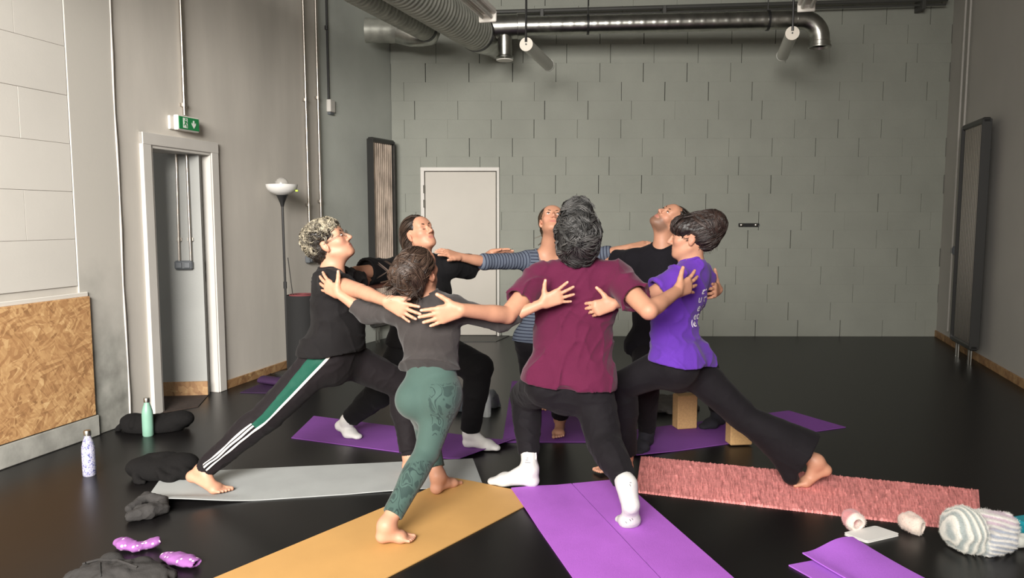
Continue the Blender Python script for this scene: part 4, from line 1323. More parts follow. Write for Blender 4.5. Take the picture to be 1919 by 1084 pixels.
def person(sp):
    w = sp['w']
    fr = frame(sp['face'], sp['hup'])
    hs_ = sp.get('hs', 1.0)
    tp, tf = torso_prims(sp)
    prims = tp + leg_prims(sp, tf=tf)
    tips = []
    for sd in ('L', 'R'):
        prims += arm_prims(sp, sd)
        hd = sp['hand' + sd]
        hp, tt = hand_prims(sp['wr' + sd], hd['d'], hd['n'], sd == 'R', sp.get('hands', 0.97), hd.get('spread', 1.0), hd.get('curl', (6, 10, 8)), hd.get('thumb', (0.62, 0.78)))
        prims += hp; tips += tt
        ft = sp['foot' + sd]
        fp, tt = foot_prims(sp['an' + sd], ft['heel'], ft['ball'], ft['toe'], sp['bare'], sd == 'R', sp.get('fs', 0.97), ft.get('up'))
        prims += fp
        if sp['bare']: tips += tt
    hp, L = head_prims(sp['head'], fr, hs_, lerp(tf['Pc'], tf['N'], 0.95), w['neck'], sp.get('male', False))
    prims += hp
    prims.append(fnp(lambda P: 0.0065 - P[..., 2]))
    v, f = field_mesh(prims, sp.get('h', 0.0046))
    base = sp['base']
    body = obj('person', v, f, M_skin, None, base, True, None)
    tag(body, sp['label'], 'person', 'people lunging in a circle')
    # skin tones: lips, cheeks, nails, knuckles
    S, F, U = fr
    q = (v - sp['head']); q = np.stack([q @ S, q @ F, q @ U], -1) / hs_
    col = np.tile(np.asarray(np.asarray(sp.get('skin', (0.60, 0.37, 0.27))) * V(0.83, 0.68, 0.60)), (len(v), 1))
    def blend(mask, c):
        nonlocal col
        col = col * (1 - mask[:, None]) + np.asarray(c) * mask[:, None]
    def soft(d, r): return np.clip(1 - d / r, 0, 1) ** 0.7
    lip = np.sqrt((q[:, 0] / 0.024) ** 2 + ((q[:, 2] + 0.062) / 0.0095) ** 2 + ((q[:, 1] - 0.088) / 0.02) ** 2)
    blend(np.clip((1.15 - lip) * 4, 0, 1) * 0.75, sp.get('lip', (0.42, 0.15, 0.13)))
    for sg in (-1, 1):
        ck = np.linalg.norm(q - V(sg * 0.042, 0.07, -0.03), axis=1); blend(soft(ck, 0.04) * 0.30, (0.58, 0.24, 0.18))
        es = np.sqrt(((q[:, 0] - sg * 0.031) / 0.02) ** 2 + ((q[:, 2] - 0.002) / 0.013) ** 2 + ((q[:, 1] - 0.085) / 0.02) ** 2)
        blend(np.clip((1.2 - es) * 2, 0, 1) * 0.25, (0.36, 0.19, 0.14))
        nd = np.linalg.norm(q - V(sg * 0.009, 0.101, -0.041), axis=1); blend(np.clip((0.006 - nd) / 0.003, 0, 1) * 0.8, (0.12, 0.05, 0.04))
        ea = np.linalg.norm(q - V(sg * 0.076, -0.01, -0.01), axis=1); blend(soft(ea, 0.035) * 0.3, (0.55, 0.2, 0.14))
    nt = np.linalg.norm(q - V(0, 0.112, -0.03), axis=1); blend(soft(nt, 0.025) * 0.3, (0.58, 0.24, 0.18))
    if sp.get('stubble'):
        st = np.clip((-0.035 - q[:, 2]) / 0.02, 0, 1) * np.clip((q[:, 2] + 0.13) / 0.02, 0, 1) * np.clip((q[:, 1] + 0.01) / 0.03, 0, 1) * (np.linalg.norm(q, axis=1) < 0.15)
        st *= np.clip((lip - 1.0) * 3, 0, 1)
        blend(st * 0.75, (0.12, 0.07, 0.05))
    for tpnt, r in tips:
        d = np.linalg.norm(v - tpnt, axis=1); blend(np.clip((r - d) / (r * 0.5), 0, 1) * 0.45, (0.74, 0.46, 0.38))
    for sd in ('L', 'R'):
        d = np.linalg.norm(v - sp['el' + sd], axis=1); blend(soft(d, 0.06) * 0.12, (0.5, 0.2, 0.15))
    set_tint(body, col)
    # face pieces
    ax = (S, F, U)
    if sp.get('eyes', 'open') is not None:
        for sg in sp.get('eye_sides', (-1, 1)):
            if sp.get('eyes') == 'closed':
                m = MB(); m.tube([L(sg * 0.031 + x, 0.0905 - 10 * x * x, -0.004 - 12 * (0.0002 - x * x)) for x in np.linspace(-0.012, 0.012, 7)], [0.0006, 0.0012, 0.0015, 0.0016, 0.0015, 0.0012, 0.0006], 5)
                m.obj('eyelash', M_iris, body)
            else:
                m = MB(); m.ball(L(sg * 0.031, 0.0815, 0.0015), V(0.0098, 0.0098, 0.0042) * hs_, 12, 8, ax); e = m.obj('eye', M_eye_white, body)
                m = MB(); m.ball(L(sg * 0.031, 0.0885, 0.0020), V(0.0050, 0.0030, 0.0040) * hs_, 10, 6, ax); m.obj('iris', M_iris, e)
                m = MB(); m.tube([L(sg * 0.031 + x, 0.0905 - 22 * x * x, 0.0085 - 24 * x * x) for x in np.linspace(-0.013, 0.013, 7)], [0.0006, 0.0014, 0.0018, 0.0018, 0.0018, 0.0014, 0.0006], 5)
                m.obj('eyelash', M_iris, body)
            m = MB(); m.tube([L(sg * (0.014 + 0.034 * t), 0.0885 - 0.016 * t * t, 0.0215 + 0.006 * math.sin(t * 2.6)) for t in np.linspace(0, 1, 7)], [0.003, 0.0048, 0.0052, 0.005, 0.0042, 0.0032, 0.0014], 6)
            b_ = m.obj('eyebrow', M_hair, body); set_tint(b_, np.tile(np.asarray(sp['brow']), (len(m.v), 1)))
    return body, tf, L, fr

def shirt(sp, name, m, parent, off=0.014, hem=0.02, loose=0.0, sleeve=(0.55, 0.55), sl_off=0.020, fold=(0.09, 0.006), neck_r=0.07, neck_drop=0.02, seed=1, fdir=None, h=0.0062, sl_k=0.035, extra=(), collar=True):
    prims, tf = torso_prims(sp, off, hem, loose=loose, k=0.05)
    w = sp['w']
    cuts = []
    for sd, sl in zip(('L', 'R'), sleeve):
        sh, el, wr = sp['sh' + sd], sp['el' + sd], sp['wr' + sd]
        ra = w['arm'] * 1.1 + off
        if sl <= 1:
            e = lerp(sh, el, sl)
            r2 = w['arm'] * (1.05 - 0.2 * sl) + sl_off
            prims.append(cap(sh, e, ra + 0.004, r2, sl_k, cutb=True))
        else:
            prims.append(cap(sh, el, ra, w['arm'] * 0.86 + sl_off, sl_k))
            e = lerp(el, wr, sl - 1)
            r2 = w['arm'] * (0.86 - 0.25 * (sl - 1)) + sl_off * 0.7
            prims.append(cap(el, e, w['arm'] * 0.86 + sl_off, r2, 0.02, cutb=True))
            sh = el
        t = nrm(e - sh)
        cuts.append(cap(e - t * 0.03, e + t * 0.06, r2 - 0.019, r2 - 0.018, 0.0, op='-', cuta=True))
    prims += list(extra)
    Pc, N, up = tf['Pc'], tf['N'], tf['up']
    hp = (Pc - up * hem).astype(np.float32)
    po = sp.get('pants_off', 0.020)
    for sd in (('L', 'R') if hem > -0.06 else ()):
        prims.insert(len(prims), ell(sp['hip' + sd] - tf['fh'] * w.get('seat_out', 0.045) - up * 0.012, w.get('seat', 0.088) + off + po, None, 0.05))
        prims.append(ell(sp['hip' + sd] + up * 0.01, w['thigh'] + off + po, None, 0.05))
    ups = up.astype(np.float32)
    prims.append(fnp(lambda P: (hp - P) @ ups + 0.006 * np.sin(P[..., 0] * 17.0 + P[..., 1] * 11.0)))
    prims += cuts
    nb = lerp(Pc, N, 0.95)
    S, F, U = frame(sp['face'], sp['hup'])
    prims_neck = cap(nb + up * (0.045 - neck_drop) + tf['fs'] * 0.012, sp['head'], neck_r, neck_r, 0.01, op='-', side=tf['ss'], flat=0.86)
    prims.append(prims_neck)
    if neck_drop > 0.03:
        prims.append(ell(nb + tf['fs'] * 0.075 + up * 0.01, V(0.075, 0.07, neck_drop), (tf['ss'], tf['fs'], up), 0.01, op='-'))
    d = folds(seed, fold[0], fold[1], fdir, 1.0)
    v, f = field_mesh(prims, h, d, fold[1])
    o = obj(name, v, f, m, parent, None, True, None)
    if collar:
        a0 = nb + up * (0.045 - neck_drop) + tf['fs'] * 0.012
        axn = nrm(sp['head'] - a0)
        cv = prims_neck
        dn = pe(cv, v.astype(np.float32))
        ok = np.abs(dn) < 0.006
        vv = v[ok]
        e1 = nrm(tf['ss'] - axn * np.dot(tf['ss'], axn)); e2 = np.cross(axn, e1)
        w_ = vv - a0
        an_ = np.arctan2(w_ @ e2, w_ @ e1); hg = w_ @ axn
        ring = []
        nA = 30
        for k in range(nA):
            a_ = -math.pi + 2 * math.pi * (k + 0.5) / nA
            m_ = np.abs(np.angle(np.exp(1j * (an_ - a_)))) < 0.22
            if m_.sum() < 3: continue
            top = np.argsort(-hg[m_])[:3]
            ring.append(vv[m_][top].mean(0))
        if len(ring) > 20:
            R_ = np.array(ring)
            for _ in range(2): R_ = (np.roll(R_, 1, 0) + R_ * 2 + np.roll(R_, -1, 0)) / 4
            pts_ = [p for p in R_] + [R_[0]]
            mb_ = MB(); mb_.tube(pts_, 0.0075, 8, cap=False); mb_.obj('collar', m, parent)
    return o, v, f, tf

def trousers(sp, name, m, parent, off=0.008, top=0.30, hem=(0.97, 0.97), flare=0.0, loose=0.012, fold=(0.10, 0.006), seed=3, h=0.0068, tf=None, fdir=None, knee_loose=0.0, waist_off=0.0, extra=()):
    prims = leg_prims(sp, off, hem, flare, loose, tf, knee_loose)
    tp, _ = torso_prims(sp, off)
    Pc, up = tf['Pc'], tf['up']
    tp = tp[:1] + tp[1:2]
    prims = tp + prims
    prims += list(extra)
    tpnt = lerp(Pc, tf['N'], top)
    prims.append(fnp(lambda P: (P - tpnt.astype(np.float32)) @ up.astype(np.float32)))
    d = folds(seed, fold[0], fold[1], fdir, 1.0) if fold[1] > 0 else None
    v, f = field_mesh(prims, h, d, fold[1])
    o = obj(name, v, f, m, parent, None, True, None)
    return o, v, f

def sock(sp, sd, m, parent, hgt, off=0.0045, name='sock', h=0.005):
    ft = sp['foot' + sd]; an, kn = sp['an' + sd], sp['kn' + sd]
    prims, _ = foot_prims(an, ft['heel'], ft['ball'], ft['toe'], False, sd == 'R', sp.get('fs', 0.97), ft.get('up'))
    for p in prims:
        if p['t'] == 'c': p['ra'] += off; p['rb'] += off
    t = nrm(kn - an)
    prims.append(cap(an, an + t * hgt, 0.036 + off, 0.037 + off + hgt * 0.03, 0.02, cutb=True))
    prims.append(fnp(lambda P: 0.0062 - P[..., 2]))
    d = folds(3 if sd == 'L' else 8, 0.03, 0.0015)
    v, f = field_mesh(prims, h, d, 0.0015)
    return obj(name, v, f, m, parent, None, True, None)

def flat_foot(heel_px, toe_px, s=1.0, z=0.006, L=0.24):
    a, b = fl(*heel_px), fl(*toe_px)
    d = nrm(V(b[0] - a[0], b[1] - a[1], 0))
    heel = a + d * 0.03 + V(0, 0, 0.03 + z)
    ball = a + d * L * 0.72 * s + V(0, 0, 0.023 + z)
    toe = a + d * (L - 0.012) * s + V(0, 0, 0.013 + z)
    an = a + d * 0.055 + V(0, 0, 0.088 + z)
    return dict(heel=heel, ball=ball, toe=toe), an

def toe_foot(heel, ball_px, dir_xy, z=0.006, tl=0.055, bz=0.024):
    """foot standing on its ball with the heel lifted."""
    b = fl(*ball_px); d = nrm(V(dir_xy[0], dir_xy[1], 0))
    ball = b + V(0, 0, bz + z)
    toe = b + d * tl + V(0, 0, 0.013 + z)
    f = nrm(ball - heel)
    up = nrm(UPZ - f * np.dot(UPZ, f))
    if abs(f[2]) > 0.75: up = nrm(d - f * np.dot(d, f) + UPZ * 0.2)
    return dict(heel=heel, ball=ball, toe=toe)
# ================================================================== the seven people, each posed at its joints
def W(pelvis, waist, chest, arm, thigh, knee, neck, **kw):
    d = dict(pelvis=pelvis, waist=waist, chest=chest, arm=arm, thigh=thigh, knee=knee, neck=neck); d.update(kw); return d

M_tee_black = mat('black_jersey', (0.0095, 0.0085, 0.0090, 1), spec=0.15, rough=0.85, sheen=0.03, bump=0.25, bscale=260, vary=0.15, vscale=8)
M_tee_black2 = mat('soft_black_jersey', (0.0050, 0.0048, 0.0055, 1), spec=0.15, rough=0.85, sheen=0.02, bump=0.25, bscale=260)
M_track = mat('black_track_fabric', (0.0105, 0.0082, 0.0095, 1), spec=0.15, rough=0.75, sheen=0.03, bump=0.2, bscale=300)
M_panel = mat('green_track_panel', (0.006, 0.062, 0.040, 1), spec=0.15, rough=0.6, sheen=0.1, bump=0.2, bscale=300)
M_piping = mat('white_stripe_fabric', (0.72, 0.70, 0.66, 1), 0.8, bump=0.2, bscale=300)
M_grey = mat('charcoal_knit', (0.042, 0.037, 0.036, 1), spec=0.15, rough=0.9, sheen=0.12, bump=0.35, bscale=320, vary=0.08, vscale=12)
M_maroon = mat('maroon_jersey', (0.092, 0.0100, 0.037, 1), spec=0.15, rough=0.85, sheen=0.12, bump=0.25, bscale=260, vary=0.08, vscale=9)
M_purple = mat('violet_jersey', (0.108, 0.032, 0.33, 1), spec=0.15, rough=0.85, sheen=0.10, bump=0.25, bscale=260, vary=0.08, vscale=9)
M_pants = mat('black_cotton_trousers', (0.0085, 0.0072, 0.0090, 1), spec=0.15, rough=0.8, sheen=0.03, bump=0.25, bscale=240, vary=0.12, vscale=10)
M_navy = mat('navy_black_jersey', (0.0080, 0.0072, 0.0100, 1), spec=0.15, rough=0.85, sheen=0.03, bump=0.25, bscale=260)

def striped_mat():
    m = mat('blue_grey_striped_jersey', (0.12, 0.14, 0.18, 1), spec=0.15, rough=0.85, bump=0.25, bscale=260)
    nt = m.node_tree; b = nt.nodes['Principled BSDF']
    at_ = nt.nodes.new('ShaderNodeAttribute'); at_.attribute_name = 'tint'
    sx = nt.nodes.new('ShaderNodeSeparateColor'); nt.links.new(at_.outputs['Color'], sx.inputs['Color'])
    ml = nt.nodes.new('ShaderNodeMath'); ml.operation = 'MULTIPLY'; ml.inputs[1].default_value = 1.0 / 0.021
    nt.links.new(sx.outputs['Red'], ml.inputs[0])
    fr = nt.nodes.new('ShaderNodeMath'); fr.operation = 'FRACT'; nt.links.new(ml.outputs[0], fr.inputs[0])
    gt = nt.nodes.new('ShaderNodeMath'); gt.operation = 'GREATER_THAN'; gt.inputs[1].default_value = 0.72; nt.links.new(fr.outputs[0], gt.inputs[0])
    mx = nt.nodes.new('ShaderNodeMix'); mx.data_type = 'RGBA'
    mx.inputs['A'].default_value = (0.105, 0.125, 0.165, 1); mx.inputs['B'].default_value = (0.022, 0.026, 0.045, 1)
    nt.links.new(gt.outputs[0], mx.inputs['Factor']); nt.links.new(mx.outputs['Result'], b.inputs['Base Color'])
    return m
M_stripes = striped_mat()

def leggings_mat():
    m = mat('green_leggings', (0.05, 0.088, 0.076, 1), spec=0.15, rough=0.75, sheen=0.15, bump=0.2, bscale=320)
    nt = m.node_tree; b = nt.nodes['Principled BSDF']
    at_ = nt.nodes.new('ShaderNodeAttribute'); at_.attribute_name = 'tint'
    tc = nt.nodes.new('ShaderNodeTexCoord')
    mp = nt.nodes.new('ShaderNodeMapping'); mp.inputs['Scale'].default_value = (1, 1, 0.6); nt.links.new(tc.outputs['Object'], mp.inputs['Vector'])
    nz = nt.nodes.new('ShaderNodeTexNoise'); nz.inputs['Scale'].default_value = 15; nz.inputs['Detail'].default_value = 1.0; nz.inputs['Distortion'].default_value = 1.4; nt.links.new(mp.outputs['Vector'], nz.inputs['Vector'])
    cr = nt.nodes.new('ShaderNodeValToRGB'); cr.color_ramp.interpolation = 'LINEAR'
    e = cr.color_ramp.elements; e[0].position = 0.30; e[0].color = (0.75, 0.75, 0.75, 1); e[1].position = 1.0; e[1].color = (0.6, 0.6, 0.6, 1)
    for p_, c_ in ((0.385, 0.7), (0.395, 0.0), (0.475, 0.0), (0.485, 0.95), (0.515, 0.95), (0.525, 0.1), (0.60, 0.1), (0.61, 0.75)):
        x_ = e.new(p_); x_.color = (c_, c_, c_, 1)
    nt.links.new(nz.outputs['Fac'], cr.inputs['Fac'])
    mu = nt.nodes.new('ShaderNodeMath'); mu.operation = 'MULTIPLY'; mu.inputs[1].default_value = 1.0; nt.links.new(cr.outputs['Color'], mu.inputs[0])
    sx = nt.nodes.new('ShaderNodeSeparateColor'); nt.links.new(at_.outputs['Color'], sx.inputs['Color'])
    m2 = nt.nodes.new('ShaderNodeMath'); m2.operation = 'MULTIPLY'; nt.links.new(mu.outputs[0], m2.inputs[0]); nt.links.new(sx.outputs['Red'], m2.inputs[1])
    mx = nt.nodes.new('ShaderNodeMix'); mx.data_type = 'RGBA'
    mx.inputs['A'].default_value = (0.050, 0.088, 0.076, 1); mx.inputs['B'].default_value = (0.020, 0.037, 0.035, 1)
    nt.links.new(m2.outputs[0], mx.inputs['Factor']); nt.links.new(mx.outputs['Result'], b.inputs['Base Color'])
    return m
M_leggings = leggings_mat()

def ribbon(name, body_v, body_f, curve, width, m, parent, off=0.0025, nw=3, smooth=0):
    """a flat strip laid on a garment: curve = world points near its surface with a width direction."""
    bvh = BVHTree.FromPolygons([tuple(p) for p in body_v], body_f.tolist())
    vs, fs = [], []
    for i, (p, wd) in enumerate(curve):
        wv = width(i / (len(curve) - 1)) if callable(width) else width
        for j in range(nw + 1):
            q = Vector(p + np.asarray(wd) * (j / nw - 0.5) * wv)
            loc, nn, _, _ = bvh.find_nearest(q)
            vs.append(np.array(loc + nn * off))
    G_v = np.array(vs).reshape(len(curve), nw + 1, 3)
    raw = G_v.copy()
    for _ in range(smooth):
        G_v[1:-1] = (G_v[:-2] + 2 * G_v[1:-1] + G_v[2:]) / 4
    vs = G_v.reshape(-1, 3)
    for i in range(len(curve) - 1):
        for j in range(nw):
            a = i * (nw + 1) + j
            fs.append((a, a + 1, a + nw + 2, a + nw + 1))
    o = obj(name, vs, fs, m, parent, None, True, None)
    md = o.modifiers.new('thick', 'SOLIDIFY'); md.thickness = 0.002; md.offset = 0
    return o

# ------------------------------------------------------------------ A: cropped curly hair, track trousers
footR = toe_foot(J(357, 892, 3.84), (405, 927), (0.95, 0.12), tl=0.06)
footL, anL = flat_foot((750, 886), (818, 886))
A = dict(label='person in black tee and striped track trousers with short fair curls, barefoot', base=V(-1.0, 3.85, 0),
    hipR=J(612, 668, 3.90), hipL=J(640, 668, 4.06), neck=J(620, 514, 3.98), head=J(618, 456, 3.98), shR=J(625, 531, 3.86), shL=J(640, 522, 4.16),
    elR=J(676, 546, 3.62), wrR=J(724, 565, 3.40), elL=J(696, 531, 4.58), wrL=J(742, 528, 4.78),
    knR=J(503, 778, 3.87), anR=J(380, 882, 3.84), knL=J(755, 722, 4.2), anL=anL, footR=footR, footL=footL,
    handR=dict(d=J(776, 590, 3.36) - J(724, 565, 3.40), n=(0.2, 0.97, 0.1), spread=1.0, thumb=(0.85, 0.45), curl=(3, 6, 6)),
    handL=dict(d=(0.8, 0.6, 0), n=(0.3, -0.9, 0)),
    face=(0.84, -0.06, 0.50), hup=(-0.5, 0, 0.83), bare=True, brow=(0.05, 0.03, 0.02),
    w=W(0.150, 0.128, 0.138, 0.043, 0.082, 0.057, 0.047, flat=0.70, bust=0.04))
pA, tfA, LA, frA = person(A)
shirt(A, 't_shirt', M_tee_black, pA, hem=-0.03, loose=0.014, sleeve=(0.5, 0.42), sl_off=0.022, fold=(0.12, 0.015), seed=2, fdir=(0.5, 0.3, 0.85), neck_r=0.074, neck_drop=0.045)
oA, vA, fA = trousers(A, 'track_trousers', M_track, pA, hem=(0.93, 0.95), loose=0.022, fold=(0.085, 0.007), seed=12, tf=tfA, top=0.36)
# cuffs
for sd, hm in (('R', 0.95), ('L', 0.93)):
    kn, an = A['kn' + sd], A['an' + sd]
    e = kn + (an - kn) * hm; t = nrm(an - kn)
    mb = MB(); mb.tube([e - t * 0.05, e - t * 0.03, e + t * 0.01, e + t * 0.022], [0.052, 0.050, 0.046, 0.044], 20); mb.obj('cuff', M_track, pA)
# green side panel, piping and the three stripes on the outer side of the rear leg
def on_leg(sp, t):
    if t < 1: return lerp(sp['hipR'] + V(-0.0, 0, 0.06) , sp['knR'], t)
    return lerp(sp['knR'], sp['anR'], t - 1)
toward = V(0.05, -1, 0.15)
def legcurve(a, b, n, shift):
    out = []
    for t in np.linspace(a, b, n):
        p = on_leg(A, t); q = on_leg(A, t + 0.02)
        ax_ = nrm(q - p); wd = nrm(np.cross(ax_, toward))
        if wd[0] < 0: wd = -wd
        s_ = shift(t) if callable(shift) else shift
        out.append((p + toward * 0.1 + wd * s_, wd))
    return out
ribbon('green_panel', vA, fA, legcurve(-0.12, 1.18, 40, lambda t: 0.022 - 0.012 * t), lambda u: 0.085 - 0.035 * u, M_panel, pA, 0.002, 8)
ribbon('white_piping', vA, fA, legcurve(-0.12, 1.93, 60, lambda t: 0.066 - 0.030 * min(t, 1.2) ), 0.014, M_piping, pA, 0.0055, 3, 4)
for k, sh_ in enumerate((-0.018, 0.002)):
    ribbon('white_stripe', vA, fA, legcurve(1.16, 1.93, 26, sh_), 0.013, M_piping, pA, 0.0055, 3, 5)
# glasses
M_wire = mat('thin_metal_rim', (0.35, 0.30, 0.26, 1), 0.3, metal=1.0)
M_lens = mat('lens_glass', (0.9, 0.9, 0.9, 1), 0.05, trans=0.95, alpha=0.25)
gl = MB()
for sg in (-1, 1):
    gl.tube([LA(sg * 0.031 + 0.021 * math.cos(a), 0.100 + 0.002 * math.cos(a), 0.0 + 0.018 * math.sin(a)) for a in np.linspace(0, 2 * math.pi, 20)], 0.0013, 5)
    gl.tube([LA(sg * 0.052, 0.099, 0.004), LA(sg * 0.073, 0.05, 0.004), LA(sg * 0.079, -0.008, 0.003)], 0.0013, 5)
gl.tube([LA(-0.010, 0.102, 0.004), LA(0, 0.106, 0.007), LA(0.010, 0.102, 0.004)], 0.0013, 5)
g_ = gl.obj('glasses', M_wire, pA)
for sg in (-1, 1):
    lb = MB(); lb.lathe([(0.0195, -0.0006), (0.0195, 0.0006)], LA(sg * 0.031, 0.100, 0.0), frA[1], 16); lb.obj('lens', M_lens, g_)
hair_obj(pA, A['head'], frA, 1.0,
    [((0, -0.022, 0.035), (0.081, 0.096, 0.085)), ((0, -0.016, 0.076), (0.072, 0.090, 0.038)), ((0, -0.07, -0.02), (0.06, 0.045, 0.06))],
    [((0, 0.09, -0.03), (0.09, 0.078, 0.088)), ((0.075, 0.03, -0.05), (0.03, 0.045, 0.06)), ((-0.075, 0.03, -0.05), (0.03, 0.045, 0.06)), ((0.082, -0.012, -0.012), (0.02, 0.022, 0.032)), ((-0.082, -0.012, -0.012), (0.02, 0.022, 0.032))],
    [dict(n=380, step=0.0075, ns=8, r=0.0021, flow=lambda q: (q[0] * 3, 0.5, 0.2), curl=0.0062, off=0.001, jit=0.9, zone=lambda q: q[2] > 0.045 or (q[1] < -0.075 and q[2] > -0.0),
          tint=(np.array((0.03, 0.024, 0.017)), np.array((0.50, 0.44, 0.32)))),
     dict(n=170, step=0.006, ns=5, r=0.0019, flow=lambda q: (0, -0.5, -1), off=0.0, jit=0.4, zone=lambda q: q[2] < 0.06)],
    ((0.018, 0.014, 0.011), (0.05, 0.04, 0.03)), seed=3)

# ------------------------------------------------------------------ B: long dark hair, white socks
ft, an_ = flat_foot((866, 838), (924, 845))
B = dict(label='person with long dark hair in loose black tee, eyes closed, white socks', base=V(-0.6, 4.6, 0),
    hipR=J(765, 650, 4.76), hipL=J(812, 650, 4.78), neck=J(792, 488, 4.72), head=J(785, 438, 4.70), shR=J(738, 506, 4.68), shL=J(842, 499, 4.76),
    elR=J(668, 511, 4.42), wrR=J(640, 517, 4.26), elL=J(890, 500, 4.96), wrL=J(921, 475, 5.14),
    knR=J(710, 738, 4.66), anR=J(652, 788, 4.80), knL=J(897, 690, 4.52), anL=an_,
    footR=toe_foot(J(636, 797, 4.84), (656, 821), (0.75, -0.5), tl=0.07), footL=ft,
    handR=dict(d=J(618, 524, 4.22) - J(640, 517, 4.26), n=(0.3, -0.95, 0), spread=0.3),
    handL=dict(d=J(968, 469, 5.06) - J(921, 475, 5.14), n=(0.0, -0.5, -0.85), thumb=(0.8, 0.4), curl=(4, 6, 6), spread=0.6),
    face=(0.66, -0.62, 0.42), hup=(-0.25, 0.1, 0.95), bare=False, brow=(0.025, 0.015, 0.01), eyes='closed',
    w=W(0.160, 0.135, 0.145, 0.045, 0.088, 0.058, 0.049, bust=0.05))
pB, tfB, LB, frB = person(B)
shirt(B, 't_shirt', M_tee_black2, pB, hem=-0.02, loose=0.03, sleeve=(0.78, 0.78), sl_off=0.045, fold=(0.12, 0.006), seed=5, neck_r=0.075)
trousers(B, 'trousers', M_tee_black2, pB, hem=(0.96, 0.90), loose=0.035, fold=(0.11, 0.006), seed=15, tf=tfB, top=0.34)
sock(B, 'L', M_sock, pB, 0.06); sock(B, 'R', M_sock, pB, 0.06)
hair_obj(pB, B['head'], frB, 1.0,
    [((0, -0.022, 0.036), (0.082, 0.098, 0.085)), ((0, -0.085, -0.03), (0.075, 0.05, 0.09)), ((-0.01, -0.10, -0.11), (0.065, 0.04, 0.07))],
    [((0, 0.095, -0.03), (0.080, 0.088, 0.098)), ((0.080, 0.0, -0.03), (0.022, 0.045, 0.06)), ((-0.080, 0.0, -0.03), (0.022, 0.045, 0.06))],
    [dict(n=260, step=0.017, ns=10, r=0.0022, flow=lambda q: (q[0] * 2, -1.0, -0.35 if q[1] > -0.06 else -1.6), off=0.001, jit=0.12),
     dict(n=26, step=0.016, ns=9, r=0.0013, flow=lambda q: (0.1, -0.3, -1), off=0.002, jit=0.3, free=5, zone=lambda q: q[1] < -0.05)],
    ((0.016, 0.0095, 0.0065), (0.055, 0.032, 0.021)), seed=8)

# ------------------------------------------------------------------ C: striped top
ft, an_ = flat_foot((1050, 806), (1045, 829))
C_ = dict(label='person in blue grey striped top and black trousers facing the lens, barefoot', base=V(0.25, 4.9, 0),
    hipR=J(996, 640, 5.0), hipL=J(1046, 640, 5.02), neck=J(1026, 474, 5.05), head=J(1034, 416, 5.0), shR=J(988, 489, 5.0), shL=J(1074, 484, 5.06),
    elR=J(908, 491, 4.83), wrR=J(862, 482, 4.72), elL=J(1140, 476, 5.0), wrL=J(1182, 464, 4.90),
    knR=J(1003, 735, 5.3), anR=J(1012, 752, 5.62), knL=J(1058, 705, 4.72), anL=an_,
    footR=toe_foot(J(1012, 755, 5.66), (1014, 768), (0, -1), tl=0.06), footL=ft,
    handR=dict(d=J(828, 472, 4.66) - J(862, 482, 4.72), n=(-0.1, 0.55, -0.85), thumb=(0.75, 0.5), curl=(4, 8, 8), spread=0.7),
    handL=dict(d=J(1214, 458, 4.84) - J(1182, 464, 4.90), n=(0.2, 0.55, -0.85), thumb=(0.8, 0.45), curl=(10, 18, 14), spread=0.7),
    face=(0.06, -0.80, 0.60), hup=(0.02, 0.5, 0.85), bare=True, brow=(0.09, 0.055, 0.035), skin=(0.55, 0.34, 0.245),
    w=W(0.155, 0.130, 0.142, 0.044, 0.084, 0.056, 0.047, bust=0.05))
pC, tfC, LC, frC = person(C_)
oC, vC, fC, _ = shirt(C_, 'striped_top', M_stripes, pC, hem=0.0, loose=0.006, off=0.009, sleeve=(1.08, 1.12), sl_off=0.012, fold=(0.07, 0.004), seed=9, neck_r=0.085, neck_drop=0.075)
# stripe coordinate: along the arm on the sleeves, along the spine on the trunk
st = np.zeros(len(vC))
sp_t = (vC - tfC['Pc']) @ tfC['up']
st[:] = sp_t
for sd in ('L', 'R'):
    a, b = C_['sh' + sd], C_['el' + sd]
    t = (vC - a) @ nrm(b - a)
    lat = (vC - tfC['N']) @ (tfC['ss'] * (1 if sd == 'R' else -1))
    dd = np.linalg.norm((vC - a) - np.outer(t, nrm(b - a)), axis=1)
    mk = (lat > 0.135) & (t > -0.02) & (dd < 0.12)
    st[mk] = t[mk] + 1.0
set_tint(oC, np.stack([st + 2.0, st * 0, st * 0], -1))
trousers(C_, 'trousers', M_pants, pC, hem=(0.92, 0.92), loose=0.03, fold=(0.10, 0.006), seed=25, tf=tfC, top=0.3)
hair_obj(pC, C_['head'], frC, 1.0,
    [((0, -0.024, 0.034), (0.081, 0.094, 0.082)), ((0, -0.085, -0.03), (0.055, 0.04, 0.06))],
    [((0, 0.09, -0.035), (0.074, 0.083, 0.083)), ((0.082, 0.0, -0.03), (0.022, 0.045, 0.055)), ((-0.082, 0.0, -0.03), (0.022, 0.045, 0.055))],
    [dict(n=210, step=0.013, ns=8, r=0.0021, flow=lambda q: (q[0] * 2, -1.0, -0.3), off=0.0015, jit=0.25),
     dict(n=10, step=0.006, ns=6, r=0.0008, per=2, flow=lambda q: (q[0] * 6, -0.5, 0.4), off=0.002, jit=0.5, free=2, zone=lambda q: q[2] > 0.05),
     dict(n=18, step=0.014, ns=9, r=0.0013, flow=lambda q: (q[0] * 8, -0.2, -1), off=0.002, jit=0.4, free=4, zone=lambda q: q[2] < 0.0)],
    ((0.03, 0.019, 0.012), (0.12, 0.078, 0.048)), seed=18)

